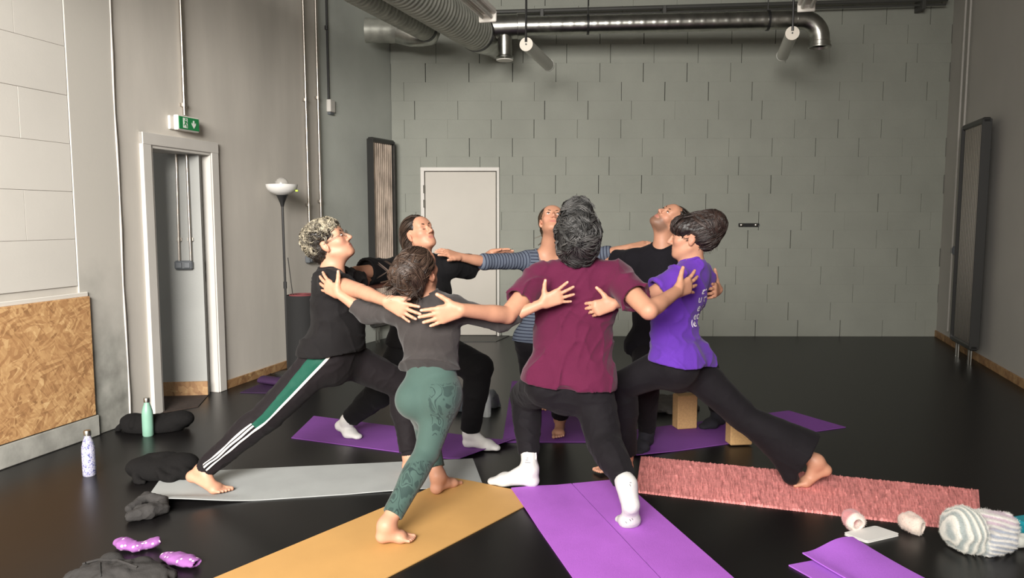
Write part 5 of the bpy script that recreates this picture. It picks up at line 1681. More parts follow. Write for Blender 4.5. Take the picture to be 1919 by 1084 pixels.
# ------------------------------------------------------------------ D: bearded, head thrown back
ft, an_ = flat_foot((1216, 832), (1192, 856), L=0.255)
D_ = dict(label='bearded person in dark crew neck tee looking straight up behind the violet tee', base=V(0.95, 4.6, 0), male=True, stubble=True,
    hipR=J(1215, 650, 4.72), hipL=J(1262, 646, 4.84), neck=J(1242, 466, 4.72), head=J(1257, 414, 4.72), shR=J(1186, 490, 4.80), shL=J(1290, 490, 4.62),
    elR=J(1138, 492, 5.0), wrR=J(1092, 496, 5.16), elL=J(1322, 548, 4.42), wrL=J(1345, 543, 4.17),
    knR=J(1212, 720, 4.45), anR=an_, knL=J(1325, 692, 5.02), anL=J(1346, 772, 5.10),
    footR=ft, footL=toe_foot(J(1352, 786, 5.10), (1332, 803), (-0.8, -0.35), tl=0.065),
    handR=dict(d=(-0.8, 0.3, 0), n=(0.2, -0.95, 0)),
    handL=dict(d=(-0.46, -0.88, 0.03), n=(-0.86, 0.48, 0), thumb=(0.1, 1.0), curl=(14, 24, 18), spread=1.0),
    face=(-0.52, -0.42, 0.74), hup=(0.78, 0.0, 0.55), bare=False, brow=(0.02, 0.013, 0.01), skin=(0.56, 0.34, 0.245), hs=0.97, fs=1.06, hands=1.05,
    w=W(0.165, 0.150, 0.165, 0.049, 0.088, 0.060, 0.050))
pD, tfD, LD, frD = person(D_)
shirt(D_, 't_shirt', M_navy, pD, hem=0.03, loose=0.02, sleeve=(0.62, 0.6), sl_off=0.034, fold=(0.12, 0.006), seed=6, neck_r=0.068, neck_drop=0.012)
trousers(D_, 'trousers', M_pants, pD, hem=(0.93, 0.95), loose=0.016, fold=(0.10, 0.006), seed=35, tf=tfD, top=0.3)
sock(D_, 'L', M_sock_dark, pD, 0.08); sock(D_, 'R', M_sock_dark, pD, 0.09)
hair_obj(pD, D_['head'], frD, 0.98,
    [((0, -0.024, 0.034), (0.080, 0.093, 0.082)), ((0, -0.085, 0.0), (0.05, 0.03, 0.05))],
    [((0, 0.088, -0.02), (0.078, 0.080, 0.096)), ((0.082, 0.0, -0.03), (0.022, 0.045, 0.05)), ((-0.082, 0.0, -0.03), (0.022, 0.045, 0.05))],
    [dict(n=190, step=0.013, ns=7, r=0.0021, flow=lambda q: (q[0] * 2, -1.0, -0.2), off=0.001, jit=0.2)],
    ((0.012, 0.008, 0.006), (0.04, 0.027, 0.02)), seed=28)
# beard of short strands along the jaw
beard = MB(); rgb = np.random.RandomState(5)
for i in range(240):
    a = rgb.uniform(-1.25, 1.25); t = rgb.uniform(0, 1)
    x = 0.054 * math.sin(a) * (1.06 - 0.12 * t); y = 0.020 + 0.062 * math.cos(a); z = -0.052 - 0.046 * t * math.cos(a * 0.6)
    if z > -0.07 and abs(x) < 0.024: continue
    p = LD(x, y, z); q = LD(x * 1.05, y + 0.004, z - 0.008)
    beard.tube([p, lerp(p, q, 0.5), q], [0.0013, 0.0016, 0.0006], 4)
b_ = beard.obj('beard', M_hair, pD); set_tint(b_, np.tile(np.array((0.03, 0.02, 0.015)), (len(beard.v), 1)))

# ------------------------------------------------------------------ E: violet tee, bun, flared trousers
ft, an_ = flat_foot((1190, 886), (1116, 889), L=0.235)
E_ = dict(label='person in violet tee with printed back, dark bun and flared black trousers', base=V(1.0, 3.85, 0),
    hipL=J(1260, 682, 3.92), hipR=J(1284, 678, 4.06), neck=J(1299, 495, 4.0), head=J(1294, 445, 3.99), shL=J(1264, 527, 3.87), shR=J(1317, 524, 4.12),
    elL=J(1212, 558, 3.80), wrL=J(1150, 570, 3.62), elR=J(1288, 545, 4.36), wrR=J(1284, 525, 4.58),
    knL=J(1166, 722, 4.06), anL=an_, knR=J(1398, 786, 3.97), anR=J(1530, 866, 3.87),
    footL=ft, footR=toe_foot(J(1551, 880, 3.87), (1508, 914), (-1, 0.12), tl=0.055),
    handL=dict(d=(-0.93, -0.15, -0.22), n=(0.02, 0.98, -0.1), thumb=(0.35, 0.92), curl=(38, 22, 14), spread=0.8),
    handR=dict(d=(0.1, 0.9, 0.1), n=(0.9, 0, 0)),
    face=(-0.95, 0.28, 0.02), hup=(0.02, 0, 1), bare=True, eyes='closed', brow=(0.02, 0.012, 0.01), skin=(0.60, 0.37, 0.27),
    arch=0.055, w=W(0.160, 0.122, 0.132, 0.043, 0.090, 0.058, 0.047, flat=0.61, seat=0.090, seat_out=0.042, bust=0.045))
pE, tfE, LE, frE = person(E_)
oE, vE, fE, _ = shirt(E_, 't_shirt', M_purple, pE, hem=-0.005, loose=0.014, sleeve=(0.66, 0.66), sl_off=0.034, fold=(0.13, 0.017), seed=7, fdir=(0.5, 0.4, 0.8), neck_r=0.066)
trousers(E_, 'flared_trousers', M_pants, pE, hem=(0.95, 0.84), loose=0.016, flare=(0.012, 0.080), fold=(0.11, 0.006), seed=45, tf=tfE, top=0.3, extra=[cap(lerp(E_['knR'], E_['anR'], 0.42), J(1481, 893, 3.86), 0.062, 0.042, 0.05)])
hair_obj(pE, E_['head'], frE, 1.0,
    [((0, -0.022, 0.038), (0.084, 0.100, 0.088)), ((0, 0.058, 0.052), (0.066, 0.042, 0.044)), ((0, -0.105, 0.065), (0.075, 0.072, 0.075)), ((0, -0.085, -0.01), (0.06, 0.05, 0.05))],
    [((0, 0.098, -0.045), (0.085, 0.080, 0.072)), ((0.082, 0.006, -0.035), (0.022, 0.05, 0.06)), ((-0.082, 0.006, -0.035), (0.022, 0.05, 0.06))],
    [dict(n=240, step=0.014, ns=8, r=0.0022, flow=lambda q: (q[0] * 1.5, -1.0, 0.35), off=0.001, jit=0.2, zone=lambda q: q[1] < 0.04),
     dict(n=90, step=0.011, ns=7, r=0.0019, flow=lambda q: (q[0] * 3, 0.5, -0.8), off=0.001, jit=0.15, zone=lambda q: q[1] > 0.03),
     dict(n=120, step=0.014, ns=9, r=0.0024, flow=lambda q: ((q[2] - 0.065) * 10, 0.3, -q[0] * 10), off=0.003, jit=0.5, zone=lambda q: q[1] < -0.08 and q[2] > 0.01),
     dict(n=16, step=0.010, ns=6, r=0.0007, per=2, flow=lambda q: (0, -0.1, -1), off=0.002, jit=0.25, free=3, zone=lambda q: q[2] < -0.02 and q[1] < -0.05)],
    ((0.012, 0.007, 0.006), (0.042, 0.024, 0.019)), seed=38)
# printed words on the back of the tee, laid on the cloth
M_print = mat('white_print', (0.78, 0.74, 0.80, 1), 0.7)
bvE = BVHTree.FromPolygons([tuple(p) for p in vE], fE.tolist())
def cloth_text(txt, px, py, size, depth=3.95):
    cu_ = bpy.data.curves.new('text', 'FONT'); cu_.body = txt; cu_.size = size; cu_.resolution_u = 3; cu_.offset = 0.0006
    to = bpy.data.objects.new('text', cu_); COL.objects.link(to)
    dg = bpy.context.evaluated_depsgraph_get()
    me = bpy.data.meshes.new_from_object(to.evaluated_get(dg))
    import bmesh
    bm = bmesh.new(); bm.from_mesh(me)
    bmesh.ops.triangulate(bm, faces=bm.faces[:])
    bmesh.ops.subdivide_edges(bm, edges=[e for e in bm.edges if e.calc_length() > 0.012], cuts=2)
    vs = np.array([v.co[:] for v in bm.verts]); fs = [tuple(v.index for v in f.verts) for f in bm.faces]
    bm.free()
    bpy.data.objects.remove(to); bpy.data.curves.remove(cu_); bpy.data.meshes.remove(me)
    h0, n0, _, _ = bvE.ray_cast(Vector((0, 0, H)), Vector(nrm(ray(px, py))))
    o = np.array(h0) if h0 is not None else J(px, py, depth)
    bx = nrm(V(0.52, 0.86, 0.0)); bz = nrm(V(-0.10, 0, 1)); bn = np.cross(bx, bz)   # across the back, up the back
    if bn[0] < 0: bn = -bn
    out = []
    for x, y, _ in vs:
        p = o + bx * x * 1.35 + bz * y
        hit, nn, _, _ = bvE.ray_cast(Vector(p + bn * 0.35), Vector(-bn))
        if hit is None:
            hit, nn, _, _ = bvE.find_nearest(Vector(p))
        out.append(np.array(hit + nn * 0.002))
    return out, fs
tb_ = MB()
for txt, px, py in (('t', 1313, 552), ('u t', 1307, 568), ('e o', 1304, 584), ('et sa', 1299, 600), ('le c', 1296, 614)):
    vs_, fs_ = cloth_text(txt, px, py, 0.056)
    tb_.add(vs_, fs_)
tb_.obj('printed_words', M_print, oE)

# ------------------------------------------------------------------ F: maroon tee, grey hair
ft, an_ = flat_foot((1012, 914), (962, 911), L=0.265)
F_ = dict(label='person seen from behind in maroon tee with thick grey hair and white socks', base=V(0.3, 3.5, 0), male=True,
    hipL=J(1026, 716, 3.78), hipR=J(1106, 714, 3.74), neck=J(1085, 497, 3.74), head=J(1081, 442, 3.69), shL=J(1012, 522, 3.74), shR=J(1154, 520, 3.70),
    elL=J(951, 591, 3.55), wrL=J(864, 581, 3.36), elR=J(1216, 583, 3.46), wrR=J(1268, 547, 3.68),
    knL=J(986, 744, 4.10), anL=an_, knR=J(1132, 826, 3.62), anR=J(1174, 908, 3.36),
    footL=ft, footR=toe_foot(J(1184, 946, 3.31), (1180, 988), (-0.55, 0.83), tl=0.055),
    handL=dict(d=J(788, 600, 3.33) - J(864, 581, 3.36), n=(0.05, 0.98, 0.1), thumb=(0.62, 0.8), curl=(4, 6, 6), spread=0.55),
    handR=dict(d=J(1312, 524, 3.80) - J(1268, 547, 3.68), n=(-0.45, 0.88, 0.1), thumb=(0.55, 0.85), curl=(4, 8, 6), spread=1.5),
    face=(0.02, 0.80, 0.60), hup=(0, -0.6, 0.8), bare=False, eyes=None, brow=(0.03, 0.03, 0.03), hs=1.04, fs=1.05, hands=1.07, skin=(0.60, 0.37, 0.265),
    w=W(0.170, 0.160, 0.172, 0.051, 0.092, 0.062, 0.056, seat=0.092))
pF, tfF, LF, frF = person(F_)
shirt(F_, 't_shirt', M_maroon, pF, hem=0.005, loose=0.014, sleeve=(0.66, 0.64), sl_off=0.034, fold=(0.15, 0.018), seed=11, fdir=(0.65, 0.1, -0.75), neck_r=0.066)
trousers(F_, 'jogging_trousers', M_pants, pF, hem=(0.80, 0.90), loose=0.024, fold=(0.085, 0.009), seed=55, tf=tfF, top=0.25, flare=0.0)
sFl = sock(F_, 'L', M_sock, pF, 0.13); sF = sock(F_, 'R', M_sock, pF, 0.10)
hair_obj(pF, F_['head'], frF, 1.04,
    [((0, -0.028, 0.040), (0.095, 0.106, 0.096)), ((0, 0.055, 0.100), (0.062, 0.060, 0.052)), ((0, -0.085, -0.02), (0.080, 0.045, 0.075))],
    [((0, 0.10, -0.05), (0.09, 0.080, 0.095)), ((0.092, 0.012, -0.035), (0.024, 0.045, 0.05)), ((-0.092, 0.012, -0.035), (0.024, 0.045, 0.05))],
    [dict(n=620, step=0.012, ns=9, r=0.0019, flow=lambda q: (q[0] * 3 - (q[2] - 0.09) * 8 * (q[1] < 0.02), 0.9 if q[1] > 0.0 else -0.2, (0.2 if q[1] > 0.0 else -0.9) + q[0] * 8 * (q[1] < 0.02)), off=0.001, jit=0.22,
          tint=(np.array((0.004, 0.004, 0.004)), np.array((0.075, 0.072, 0.07)))),
     dict(n=70, step=0.013, ns=9, r=0.0020, per=12, clump=0.0050, off=0.007, jit=0.55, curl=0.004, flow=lambda q: (q[0] * 4 - (q[2] - 0.07) * 9, 0.5, -0.5 + q[0] * 9), zone=lambda q: q[1] < 0.06 or q[2] > 0.06,
          tint=(np.array((0.005, 0.005, 0.005)), np.array((0.12, 0.116, 0.112)))),
     dict(n=160, step=0.012, ns=8, r=0.0019, flow=lambda q: (0.9, 0.6, 0.6 - q[0] * 10), off=0.003, jit=0.22, curl=0.001, zone=lambda q: q[2] > 0.10,
          tint=(np.array((0.02, 0.02, 0.02)), np.array((0.10, 0.097, 0.094))))],
    ((0.010, 0.010, 0.010), (0.08, 0.08, 0.078)), seed=48)
# small grey marks knitted into the white socks
M_mark = mat('grey_sock_mark', (0.16, 0.16, 0.165, 1), 0.8)
def sock_marks(o, lines):
    b = BASES[o.parent.name]
    vv = np.zeros(len(o.data.vertices) * 3, np.float32); o.data.vertices.foreach_get('co', vv)
    bv = BVHTree.FromPolygons([tuple(p) for p in vv.reshape(-1, 3) + b], [tuple(p.vertices) for p in o.data.polygons])
    mb_ = MB()
    for (x0, y0, x1, y1) in lines:
        pts = []
        for t in np.linspace(0, 1, 5):
            hit, nn, _, _ = bv.ray_cast(Vector((0, 0, H)), Vector(nrm(ray(x0 + (x1 - x0) * t, y0 + (y1 - y0) * t))))
            if hit is not None: pts.append(np.array(hit + nn * 0.0006))
        if len(pts) > 1: mb_.tube(pts, 0.0016, 5)
    if mb_.v: mb_.obj('sock_mark', M_mark, o)
sock_marks(sFl, [(985, 863, 990, 863), (984, 867, 994, 868), (987, 859, 990, 859)])
sock_marks(sF, [(1180, 905, 1183, 905), (1180, 908, 1182, 912), (1172, 978, 1175, 981), (1180, 974, 1182, 977), (1184, 972, 1186, 975)])
# white drawstring end at the front cuff
e = F_['knL'] + (F_['anL'] - F_['knL']) * 0.80
mb = MB(); p0 = e + V(0.035, -0.035, 0.02)
mb.tube([p0, p0 + V(0.002, -0.004, -0.025), p0 + V(-0.001, -0.002, -0.05), p0 + V(0.003, 0, -0.07)], 0.003, 6); mb.obj('drawstring', M_piping, pF)

# ------------------------------------------------------------------ G: charcoal jumper, patterned green leggings
ft, an_ = flat_foot((808, 933), (858, 908), L=0.225)
G_ = dict(label='person seen from behind in charcoal jumper and patterned green leggings, dark bun', base=V(-0.42, 3.4, 0),
    hipL=J(782, 742, 3.52), hipR=J(832, 738, 3.48), neck=J(800, 562, 3.51), head=J(784, 508, 3.47), shL=J(742, 584, 3.53), shR=J(852, 580, 3.48),
    elL=J(690, 588, 3.66), wrL=J(635, 551, 3.70), elR=J(938, 602, 3.60), wrR=J(1016, 569, 3.575),
    knL=J(797, 795, 3.90), anL=an_, knR=J(800, 848, 3.42), anR=J(724, 986, 3.18),
    footL=ft, footR=dict(heel=J(712, 1005, 3.17), ball=fl(752, 1018) + V(0, 0, 0.026), toe=fl(776, 1018) + V(0, 0, 0.019)),
    handL=dict(d=J(597, 525, 3.78) - J(635, 551, 3.70), n=(0.40, 0.90, 0.1), thumb=(0.25, 0.97), curl=(6, 10, 8), spread=1.25),
    handR=dict(d=J(1082, 541, 3.56) - J(1016, 569, 3.575), n=(0.05, 0.98, 0.1), thumb=(0.35, 0.93), curl=(3, 6, 6), spread=1.35),
    face=(0.42, 0.78, 0.46), hup=(-0.1, -0.4, 0.9), bare=True, eyes=None, brow=(0.02, 0.013, 0.01), fs=0.93, hands=0.95,
    w=W(0.128, 0.102, 0.122, 0.040, 0.078, 0.052, 0.043, flat=0.70, seat=0.078, seat_out=0.045), pants_off=0.004)
pG, tfG, LG, frG = person(G_)
shirt(G_, 'jumper', M_grey, pG, hem=-0.112, loose=0.006, off=0.010, sleeve=(1.45, 1.45), sl_off=0.016, fold=(0.075, 0.0065), seed=13, neck_r=0.056, neck_drop=0.03)
oG, vG, fG = trousers(G_, 'leggings', M_leggings, pG, hem=(0.84, 0.86), loose=0.0, off=0.006, fold=(0.08, 0.0), seed=65, tf=tfG, top=0.42, h=0.006)
# where the darker print sits: outer right hip, down the outer right leg, round the calves
def seg_t(v, a, b):
    d = b - a; return np.clip(((v - a) @ d) / (d @ d), 0, 1)
mk = np.zeros(len(vG))
hs_ = tfG['hs']; Pc_ = tfG['Pc']
lat = (vG - Pc_) @ hs_
zt = (vG - Pc_) @ tfG['up']
mk = np.maximum(mk, ((lat > 0.045) & (zt > -0.16) & (zt < 0.07)) * 1.0)
tR = seg_t(vG, G_['knR'], G_['anR']); dR = np.linalg.norm(vG - (G_['knR'] + np.outer(tR, G_['anR'] - G_['knR'])), axis=1)
mk = np.maximum(mk, ((dR < 0.085) & (tR > 0.12 + (-(vG[:, 0] - (G_['knR'] + np.outer(tR, G_['anR'] - G_['knR']))[:, 0])) * 2.2 + 0.1)) * 1.0)
tT = seg_t(vG, G_['hipR'], G_['knR']); pT = G_['hipR'] + np.outer(tT, G_['knR'] - G_['hipR'])
mk = np.maximum(mk, (((vG - pT)[:, 0] > 0.05) & (np.linalg.norm(vG - pT, axis=1) < 0.11) & (tT > 0.05)) * 1.0)
tL = seg_t(vG, G_['knL'], G_['anL']); dL = np.linalg.norm(vG - (G_['knL'] + np.outer(tL, G_['anL'] - G_['knL'])), axis=1)
mk = np.maximum(mk, ((dL < 0.075) & (tL > 0.3)) * 1.0)
set_tint(oG, np.stack([mk] * 3, -1))
hair_obj(pG, G_['head'], frG, 1.0,
    [((0, -0.022, 0.036), (0.081, 0.098, 0.085)), ((-0.012, -0.105, 0.035), (0.058, 0.045, 0.055)), ((0, -0.082, -0.03), (0.058, 0.042, 0.06))],
    [((0, 0.098, -0.04), (0.085, 0.082, 0.090)), ((0.082, 0.004, -0.035), (0.022, 0.048, 0.055)), ((-0.082, 0.004, -0.035), (0.022, 0.048, 0.055))],
    [dict(n=260, step=0.014, ns=8, r=0.0021, flow=lambda q: (-q[0] * 2, -1.0, 0.3 if q[2] < 0.03 else -0.2), off=0.001, jit=0.22),
     dict(n=110, step=0.014, ns=9, r=0.0024, flow=lambda q: ((q[2] - 0.035) * 12, 0.2, -(q[0] + 0.012) * 12), off=0.003, jit=0.32, zone=lambda q: q[1] < -0.075 and q[2] > -0.02),
     dict(n=24, step=0.012, ns=8, r=0.0012, flow=lambda q: (q[0] * 6 - 0.5, -0.7, -0.3), off=0.004, jit=0.7, free=2, zone=lambda q: q[1] < -0.1),
     dict(n=18, step=0.011, ns=7, r=0.0008, flow=lambda q: (0.1, -0.3, -1), off=0.002, jit=0.4, free=3, zone=lambda q: q[2] < -0.05)],
    ((0.018, 0.0105, 0.0075), (0.085, 0.052, 0.036)), seed=58)
# ================================================================== mats and things on the floor
def pvc(name, col, rough=0.75):
    return mat(name, col, rough, spec=0.3, vary=0.06, vscale=5, bump=0.35, bscale=420)
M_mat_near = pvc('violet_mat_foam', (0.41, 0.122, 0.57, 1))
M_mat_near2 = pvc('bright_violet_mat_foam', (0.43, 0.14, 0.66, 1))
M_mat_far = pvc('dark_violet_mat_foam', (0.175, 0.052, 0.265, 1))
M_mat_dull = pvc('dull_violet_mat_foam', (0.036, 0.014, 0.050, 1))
M_mat_grey = pvc('grey_mat_foam', (0.34, 0.355, 0.35, 1))
M_mat_tan = mat('ochre_mat', (0.50, 0.285, 0.098, 1), 0.6, spec=0.35, vary=0.07, vscale=3, bump=0.1, bscale=200)

def slab(corners, t, zf=None, nu=24, nv=40, edge=None):
    """a sheet over four floor points (near-left, near-right, far-right, far-left order free); zf(u,v) lifts it."""
    a, b, c, d = [np.asarray(p, float) for p in corners]
    vs, fs = [], []
    for layer in (0, 1):
        for j in range(nv + 1):
            for i in range(nu + 1):
                u, v = i / nu, j / nv
                p = (a * (1 - u) + b * u) * (1 - v) + (d * (1 - u) + c * u) * v
                z = (zf(u, v) if zf else 0.0)
                vs.append(V(p[0], p[1], z + (t if layer else 0.0005)))
    n = (nu + 1) * (nv + 1)
    flip = np.cross(b - a, d - a)[2] < 0
    def q(*f): fs.append(tuple(f[::-1]) if flip else tuple(f))
    for j in range(nv):
        for i in range(nu):
            k = j * (nu + 1) + i
            q(n + k, n + k + 1, n + k + nu + 2, n + k + nu + 1)
            q(k + nu + 1, k + nu + 2, k + 1, k)
    for i in range(nu):
        q(i, i + 1, n + i + 1, n + i)
        k = nv * (nu + 1) + i
        q(k + 1, k, n + k, n + k + 1)
    for j in range(nv):
        k = j * (nu + 1)
        q(k + nu + 1, k, n + k, n + k + nu + 1)
        k += nu
        q(k, k + nu + 1, n + k + nu + 1, n + k)
    return vs, fs

def F2(px, py): 
    p = fl(px, py); return V(p[0], p[1], 0)

def bumpz(u, v, u0, v0, r, hgt):
    d = math.hypot(u - u0, v - v0) / r
    return hgt * max(0, 1 - d) ** 2 * (3 - 2 * max(0, 1 - d)) if d < 1 else 0.0

# grey mat (A): u along its length to the right, v away
gl_, gr_, gfr, gfl = F2(262, 954), F2(905, 911), F2(886, 861), F2(309, 888)
vs, fs = slab((gl_, gr_, gfr, gfl), 0.005, lambda u, v: bumpz(u, v, 0, 0.0, 0.34, 0.046) * (1 if True else 0) + 0.004 * max(0, math.sin(u * 9 + 1)) * (1 - v) * (u > 0.4), 60, 20)
tag(obj('yoga_mat', vs, fs, M_mat_grey, autos=40), 'grey yoga mat under the striped track trousers', 'yoga mat')
# ochre mat (G)
ofl, ofr = F2(848, 899), F2(1022, 930)
od = nrm(F2(405, 1084) - ofl)
vs, fs = slab((ofl + od * 1.85, ofr + od * 1.85, ofr, ofl), 0.005, lambda u, v: 0.0055 * max(0, min(1, (v - 0.86) / 0.08)) * max(0, min(1, (0.55 - u) / 0.3)), 24, 60)
tag(obj('yoga_mat', vs, fs, M_mat_tan, autos=40), 'ochre yellow yoga mat under the green leggings', 'yoga mat')
# violet mat (F) of two halves with a crease
vfl, vfr = F2(958, 919), F2(1163, 900)
vm = (vfl * 0.455 + vfr * 0.545)
dl, drr = nrm(F2(1077, 1084) - vfl), nrm(F2(1368, 1084) - vfr)
dd_ = nrm(dl + drr)
ym = empty('yoga_mat', vm)
tag(ym, 'violet yoga mat with a lengthwise crease under the maroon tee', 'yoga mat')
zov = lambda u, v: 0.0065 * max(0, min(1, (v - 0.72) / 0.12)) * max(0, min(1, (0.75 - u) / 0.4))
gapv = nrm(vfr - vfl) * 0.0030
vs, fs = slab((vfl + dd_ * 1.8, vm - gapv + dd_ * 1.8, vm - gapv, vfl), 0.006, zov, 20, 50)
obj('half_panel', vs, fs, M_mat_near, ym, autos=40)
vs, fs = slab((vm + gapv + dd_ * 1.8, vfr + dd_ * 1.8, vfr, vm + gapv), 0.006, None, 12, 50)
obj('half_panel', vs, fs, M_mat_near, ym, autos=40)
# far violet mats
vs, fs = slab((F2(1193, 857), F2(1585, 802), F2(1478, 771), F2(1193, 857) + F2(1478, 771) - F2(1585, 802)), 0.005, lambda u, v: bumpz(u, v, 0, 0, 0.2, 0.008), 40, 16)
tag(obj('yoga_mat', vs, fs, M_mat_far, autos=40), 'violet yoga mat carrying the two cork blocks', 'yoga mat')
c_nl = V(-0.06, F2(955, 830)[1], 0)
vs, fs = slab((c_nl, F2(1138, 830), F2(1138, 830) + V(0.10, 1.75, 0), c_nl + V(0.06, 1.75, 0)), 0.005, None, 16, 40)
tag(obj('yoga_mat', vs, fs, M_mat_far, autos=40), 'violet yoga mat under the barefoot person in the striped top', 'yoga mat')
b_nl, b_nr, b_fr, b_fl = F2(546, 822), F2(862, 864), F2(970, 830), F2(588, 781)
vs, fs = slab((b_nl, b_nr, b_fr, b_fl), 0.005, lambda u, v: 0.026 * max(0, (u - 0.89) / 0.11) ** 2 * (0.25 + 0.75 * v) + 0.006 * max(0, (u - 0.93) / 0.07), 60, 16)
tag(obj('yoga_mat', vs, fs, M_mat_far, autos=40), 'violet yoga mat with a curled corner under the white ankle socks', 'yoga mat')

# pink woven rug (E)
def rug():
    a, b, c, d = F2(1191, 924), F2(1840, 999), F2(1834, 919), F2(1201, 856)
    rg = np.random.RandomState(6)
    nu, nv = 420, 130
    rib = rg.normal(size=(nu + 9, 11))
    k = np.linspace(0, 9.99, nv + 1)
    z = np.zeros((nv + 1, nu + 1))
    base_n = wave_noise(3, 0.05, 5)
    for j in range(nv + 1):
        t = k[j]; i0 = int(min(9, math.floor(t))); f_ = t - i0; sh0 = int(round(j / nv * 7))
        z[j] = rib[sh0:sh0 + nu + 1, i0] * (1 - f_) + rib[sh0:sh0 + nu + 1, i0 + 1] * f_
    vs = []
    for layer in (0, 1):
        for j in range(nv + 1):
            for i in range(nu + 1):
                u, v = i / nu, j / nv
                sh_ = 0.008 * math.sin(i * 1.7 + 3 * math.sin(v * 9)) if j in (0, nv) else 0
                p = (a * (1 - u) + b * u) * (1 - v) + (d * (1 - u) + c * u) * v
                e = min(i, nu - i) / 4.0; e2 = min(j, nv - j) / 3.0
                ed = min(1, e, e2)
                zz = (0.007 + 0.0032 * z[j, i]) * max(0.25, ed) if layer else 0.0006
                vs.append((p[0], p[1] + sh_ * 0.3, max(zz, 0.002) if layer else zz))
    n = (nu + 1) * (nv + 1)
    ii, jj = np.meshgrid(np.arange(nu), np.arange(nv))
    kk = (jj * (nu + 1) + ii).ravel()
    top = np.stack([n + kk, n + kk + 1, n + kk + nu + 2, n + kk + nu + 1], 1)
    sides = []
    for i in range(nu):
        sides.append((i, i + 1, n + i + 1, n + i)); q = nv * (nu + 1) + i; sides.append((q + 1, q, n + q, n + q + 1))
    for j in range(nv):
        q = j * (nu + 1); sides.append((q + nu + 1, q, n + q, n + q + nu + 1)); q += nu; sides.append((q, q + nu + 1, n + q + nu + 1, n + q))
    M_rug = mat('pink_chenille', (0.66, 0.155, 0.145, 1), 0.95, spec=0.1, vary=0.15, vscale=60, bump=0.5, bscale=230, attr='tint')
    o = obj('yoga_rug', vs, np.concatenate([top, np.array(sides)]), M_rug, None, (a + c) / 2, True, None)
    zz_ = np.clip(np.concatenate([z.ravel(), z.ravel()]) * 0.20 + 0.95, 0.45, 1.5)[:, None]
    set_tint(o, np.array((0.82, 0.305, 0.29)) * zz_ + np.array((0.05, 0.05, 0.05)) * np.clip(zz_ - 1, 0, 1))
    tag(o, 'coral pink woven rug under the flared trousers', 'rug')
rug()

# folded bright violet mat near the lens
fm = empty('folded_yoga_mat', F2(1600, 1070)); tag(fm, 'bright violet folded yoga mat lying beside the white booklet', 'yoga mat')
l0, l1 = F2(1478, 1062), F2(1580, 1038)
ed = nrm(F2(1507, 1084) - F2(1478, 1060))
ed = nrm(V(0.42, -0.9, 0))
vs, fs = slab((l0 + ed * 0.8, l1 + V(0.06, 0, 0) + ed * 0.8, l1 + V(0.06, 0, 0), l0), 0.006, lambda u, v: 0.0005, 16, 20)
obj('lower_layer', vs, fs, M_mat_near2, fm, autos=40)
def flz(px, py, z): return fl(px, py, z)
u0, u1 = flz(1504, 1031, 0.045), flz(1598, 1013, 0.03)
uu0 = V(u0[0], u0[1], 0); uu1 = V(u1[0], u1[1], 0)
def zup(u, v):
    e = max(0, (v - 0.55) / 0.45)
    return 0.0075 + e ** 1.6 * (0.030 + 0.012 * math.sin(u * 5.2 - 2.2)) + 0.008 * (1 - e) * math.exp(-((u - 0.02) / 0.1) ** 2)
vs, fs = slab((uu0 + ed * 0.8, uu1 + ed * 0.8, uu1, uu0), 0.006, zup, 30, 30)
obj('upper_layer', vs, fs, M_mat_near2, fm, autos=40)

# violet mat by the skirting, one end rolled up, and the upright black roll
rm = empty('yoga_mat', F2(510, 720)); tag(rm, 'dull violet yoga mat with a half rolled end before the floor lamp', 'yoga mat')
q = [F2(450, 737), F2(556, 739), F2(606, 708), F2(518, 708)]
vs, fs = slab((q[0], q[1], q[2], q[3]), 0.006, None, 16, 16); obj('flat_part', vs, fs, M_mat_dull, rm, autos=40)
m = MB()
r0_, r1_ = F2(492, 722), F2(545, 729)
axd = nrm(r1_ - r0_); sd_ = V(-axd[1], axd[0], 0)
def spiral(a0, a1, rr0, rr1, n, c0, c1, t):
    vs, fs = [], []
    for e in (c0, c1):
        for i in range(n + 1):
            a = a0 + (a1 - a0) * i / n; rr = rr0 + (rr1 - rr0) * i / n
            for dt in (0, t):
                vs.append(e + sd_ * math.cos(a) * (rr + dt) * 1.5 + V(0, 0, math.sin(a) * (rr + dt) * 0.8))
    w2 = (n + 1) * 2
    for i in range(n):
        k = i * 2
        fs += [(k, k + 2, w2 + k + 2, w2 + k), (k + 1, w2 + k + 1, w2 + k + 3, k + 3), (k, k + 1, k + 3, k + 2), (w2 + k, w2 + k + 2, w2 + k + 3, w2 + k + 1)]
    return vs, fs
vs, fs = spiral(-1.5, 7.5, 0.046, 0.022, 60, r0_ + V(0, 0, 0.044), r1_ + V(0, 0, 0.044) + axd * 0.10, 0.006)
obj('rolled_end', vs, fs, M_mat_dull, rm, autos=50)

M_blackfoam = mat('black_mat_foam', (0.009, 0.009, 0.009, 1), 0.85, bump=0.3, bscale=300)
M_redfoam = mat('dull_red_foam', (0.17, 0.035, 0.04, 1), 0.8)
rc = at(566, 555, 6.45); rb = V(rc[0], rc[1], 0)
br_ = empty('rolled_mat', rb); tag(br_, 'tall black rolled mat standing upright beside the floor lamp', 'rolled mat')
R0, HT = 0.135, float(at(566, 553, 6.45)[2])
m = MB(); m.lathe([(0.03, 0), (R0, 0.0), (R0, HT), (R0 - 0.012, HT), (R0 - 0.012, HT - 0.05), (0.02, HT - 0.05)], rb, n=36); m.obj('outer_wrap', M_blackfoam, br_)
vs, fs = [], []
n_ = 120
for zz in (0.02, HT + 0.006):
    for i in range(n_ + 1):
        a = i / n_ * 2 * math.pi * 4; r_ = R0 - 0.014 - 0.085 * i / n_
        for dt in (0, -0.011):
            vs.append(rb + V(math.cos(a) * (r_ + dt), math.sin(a) * (r_ + dt), zz))
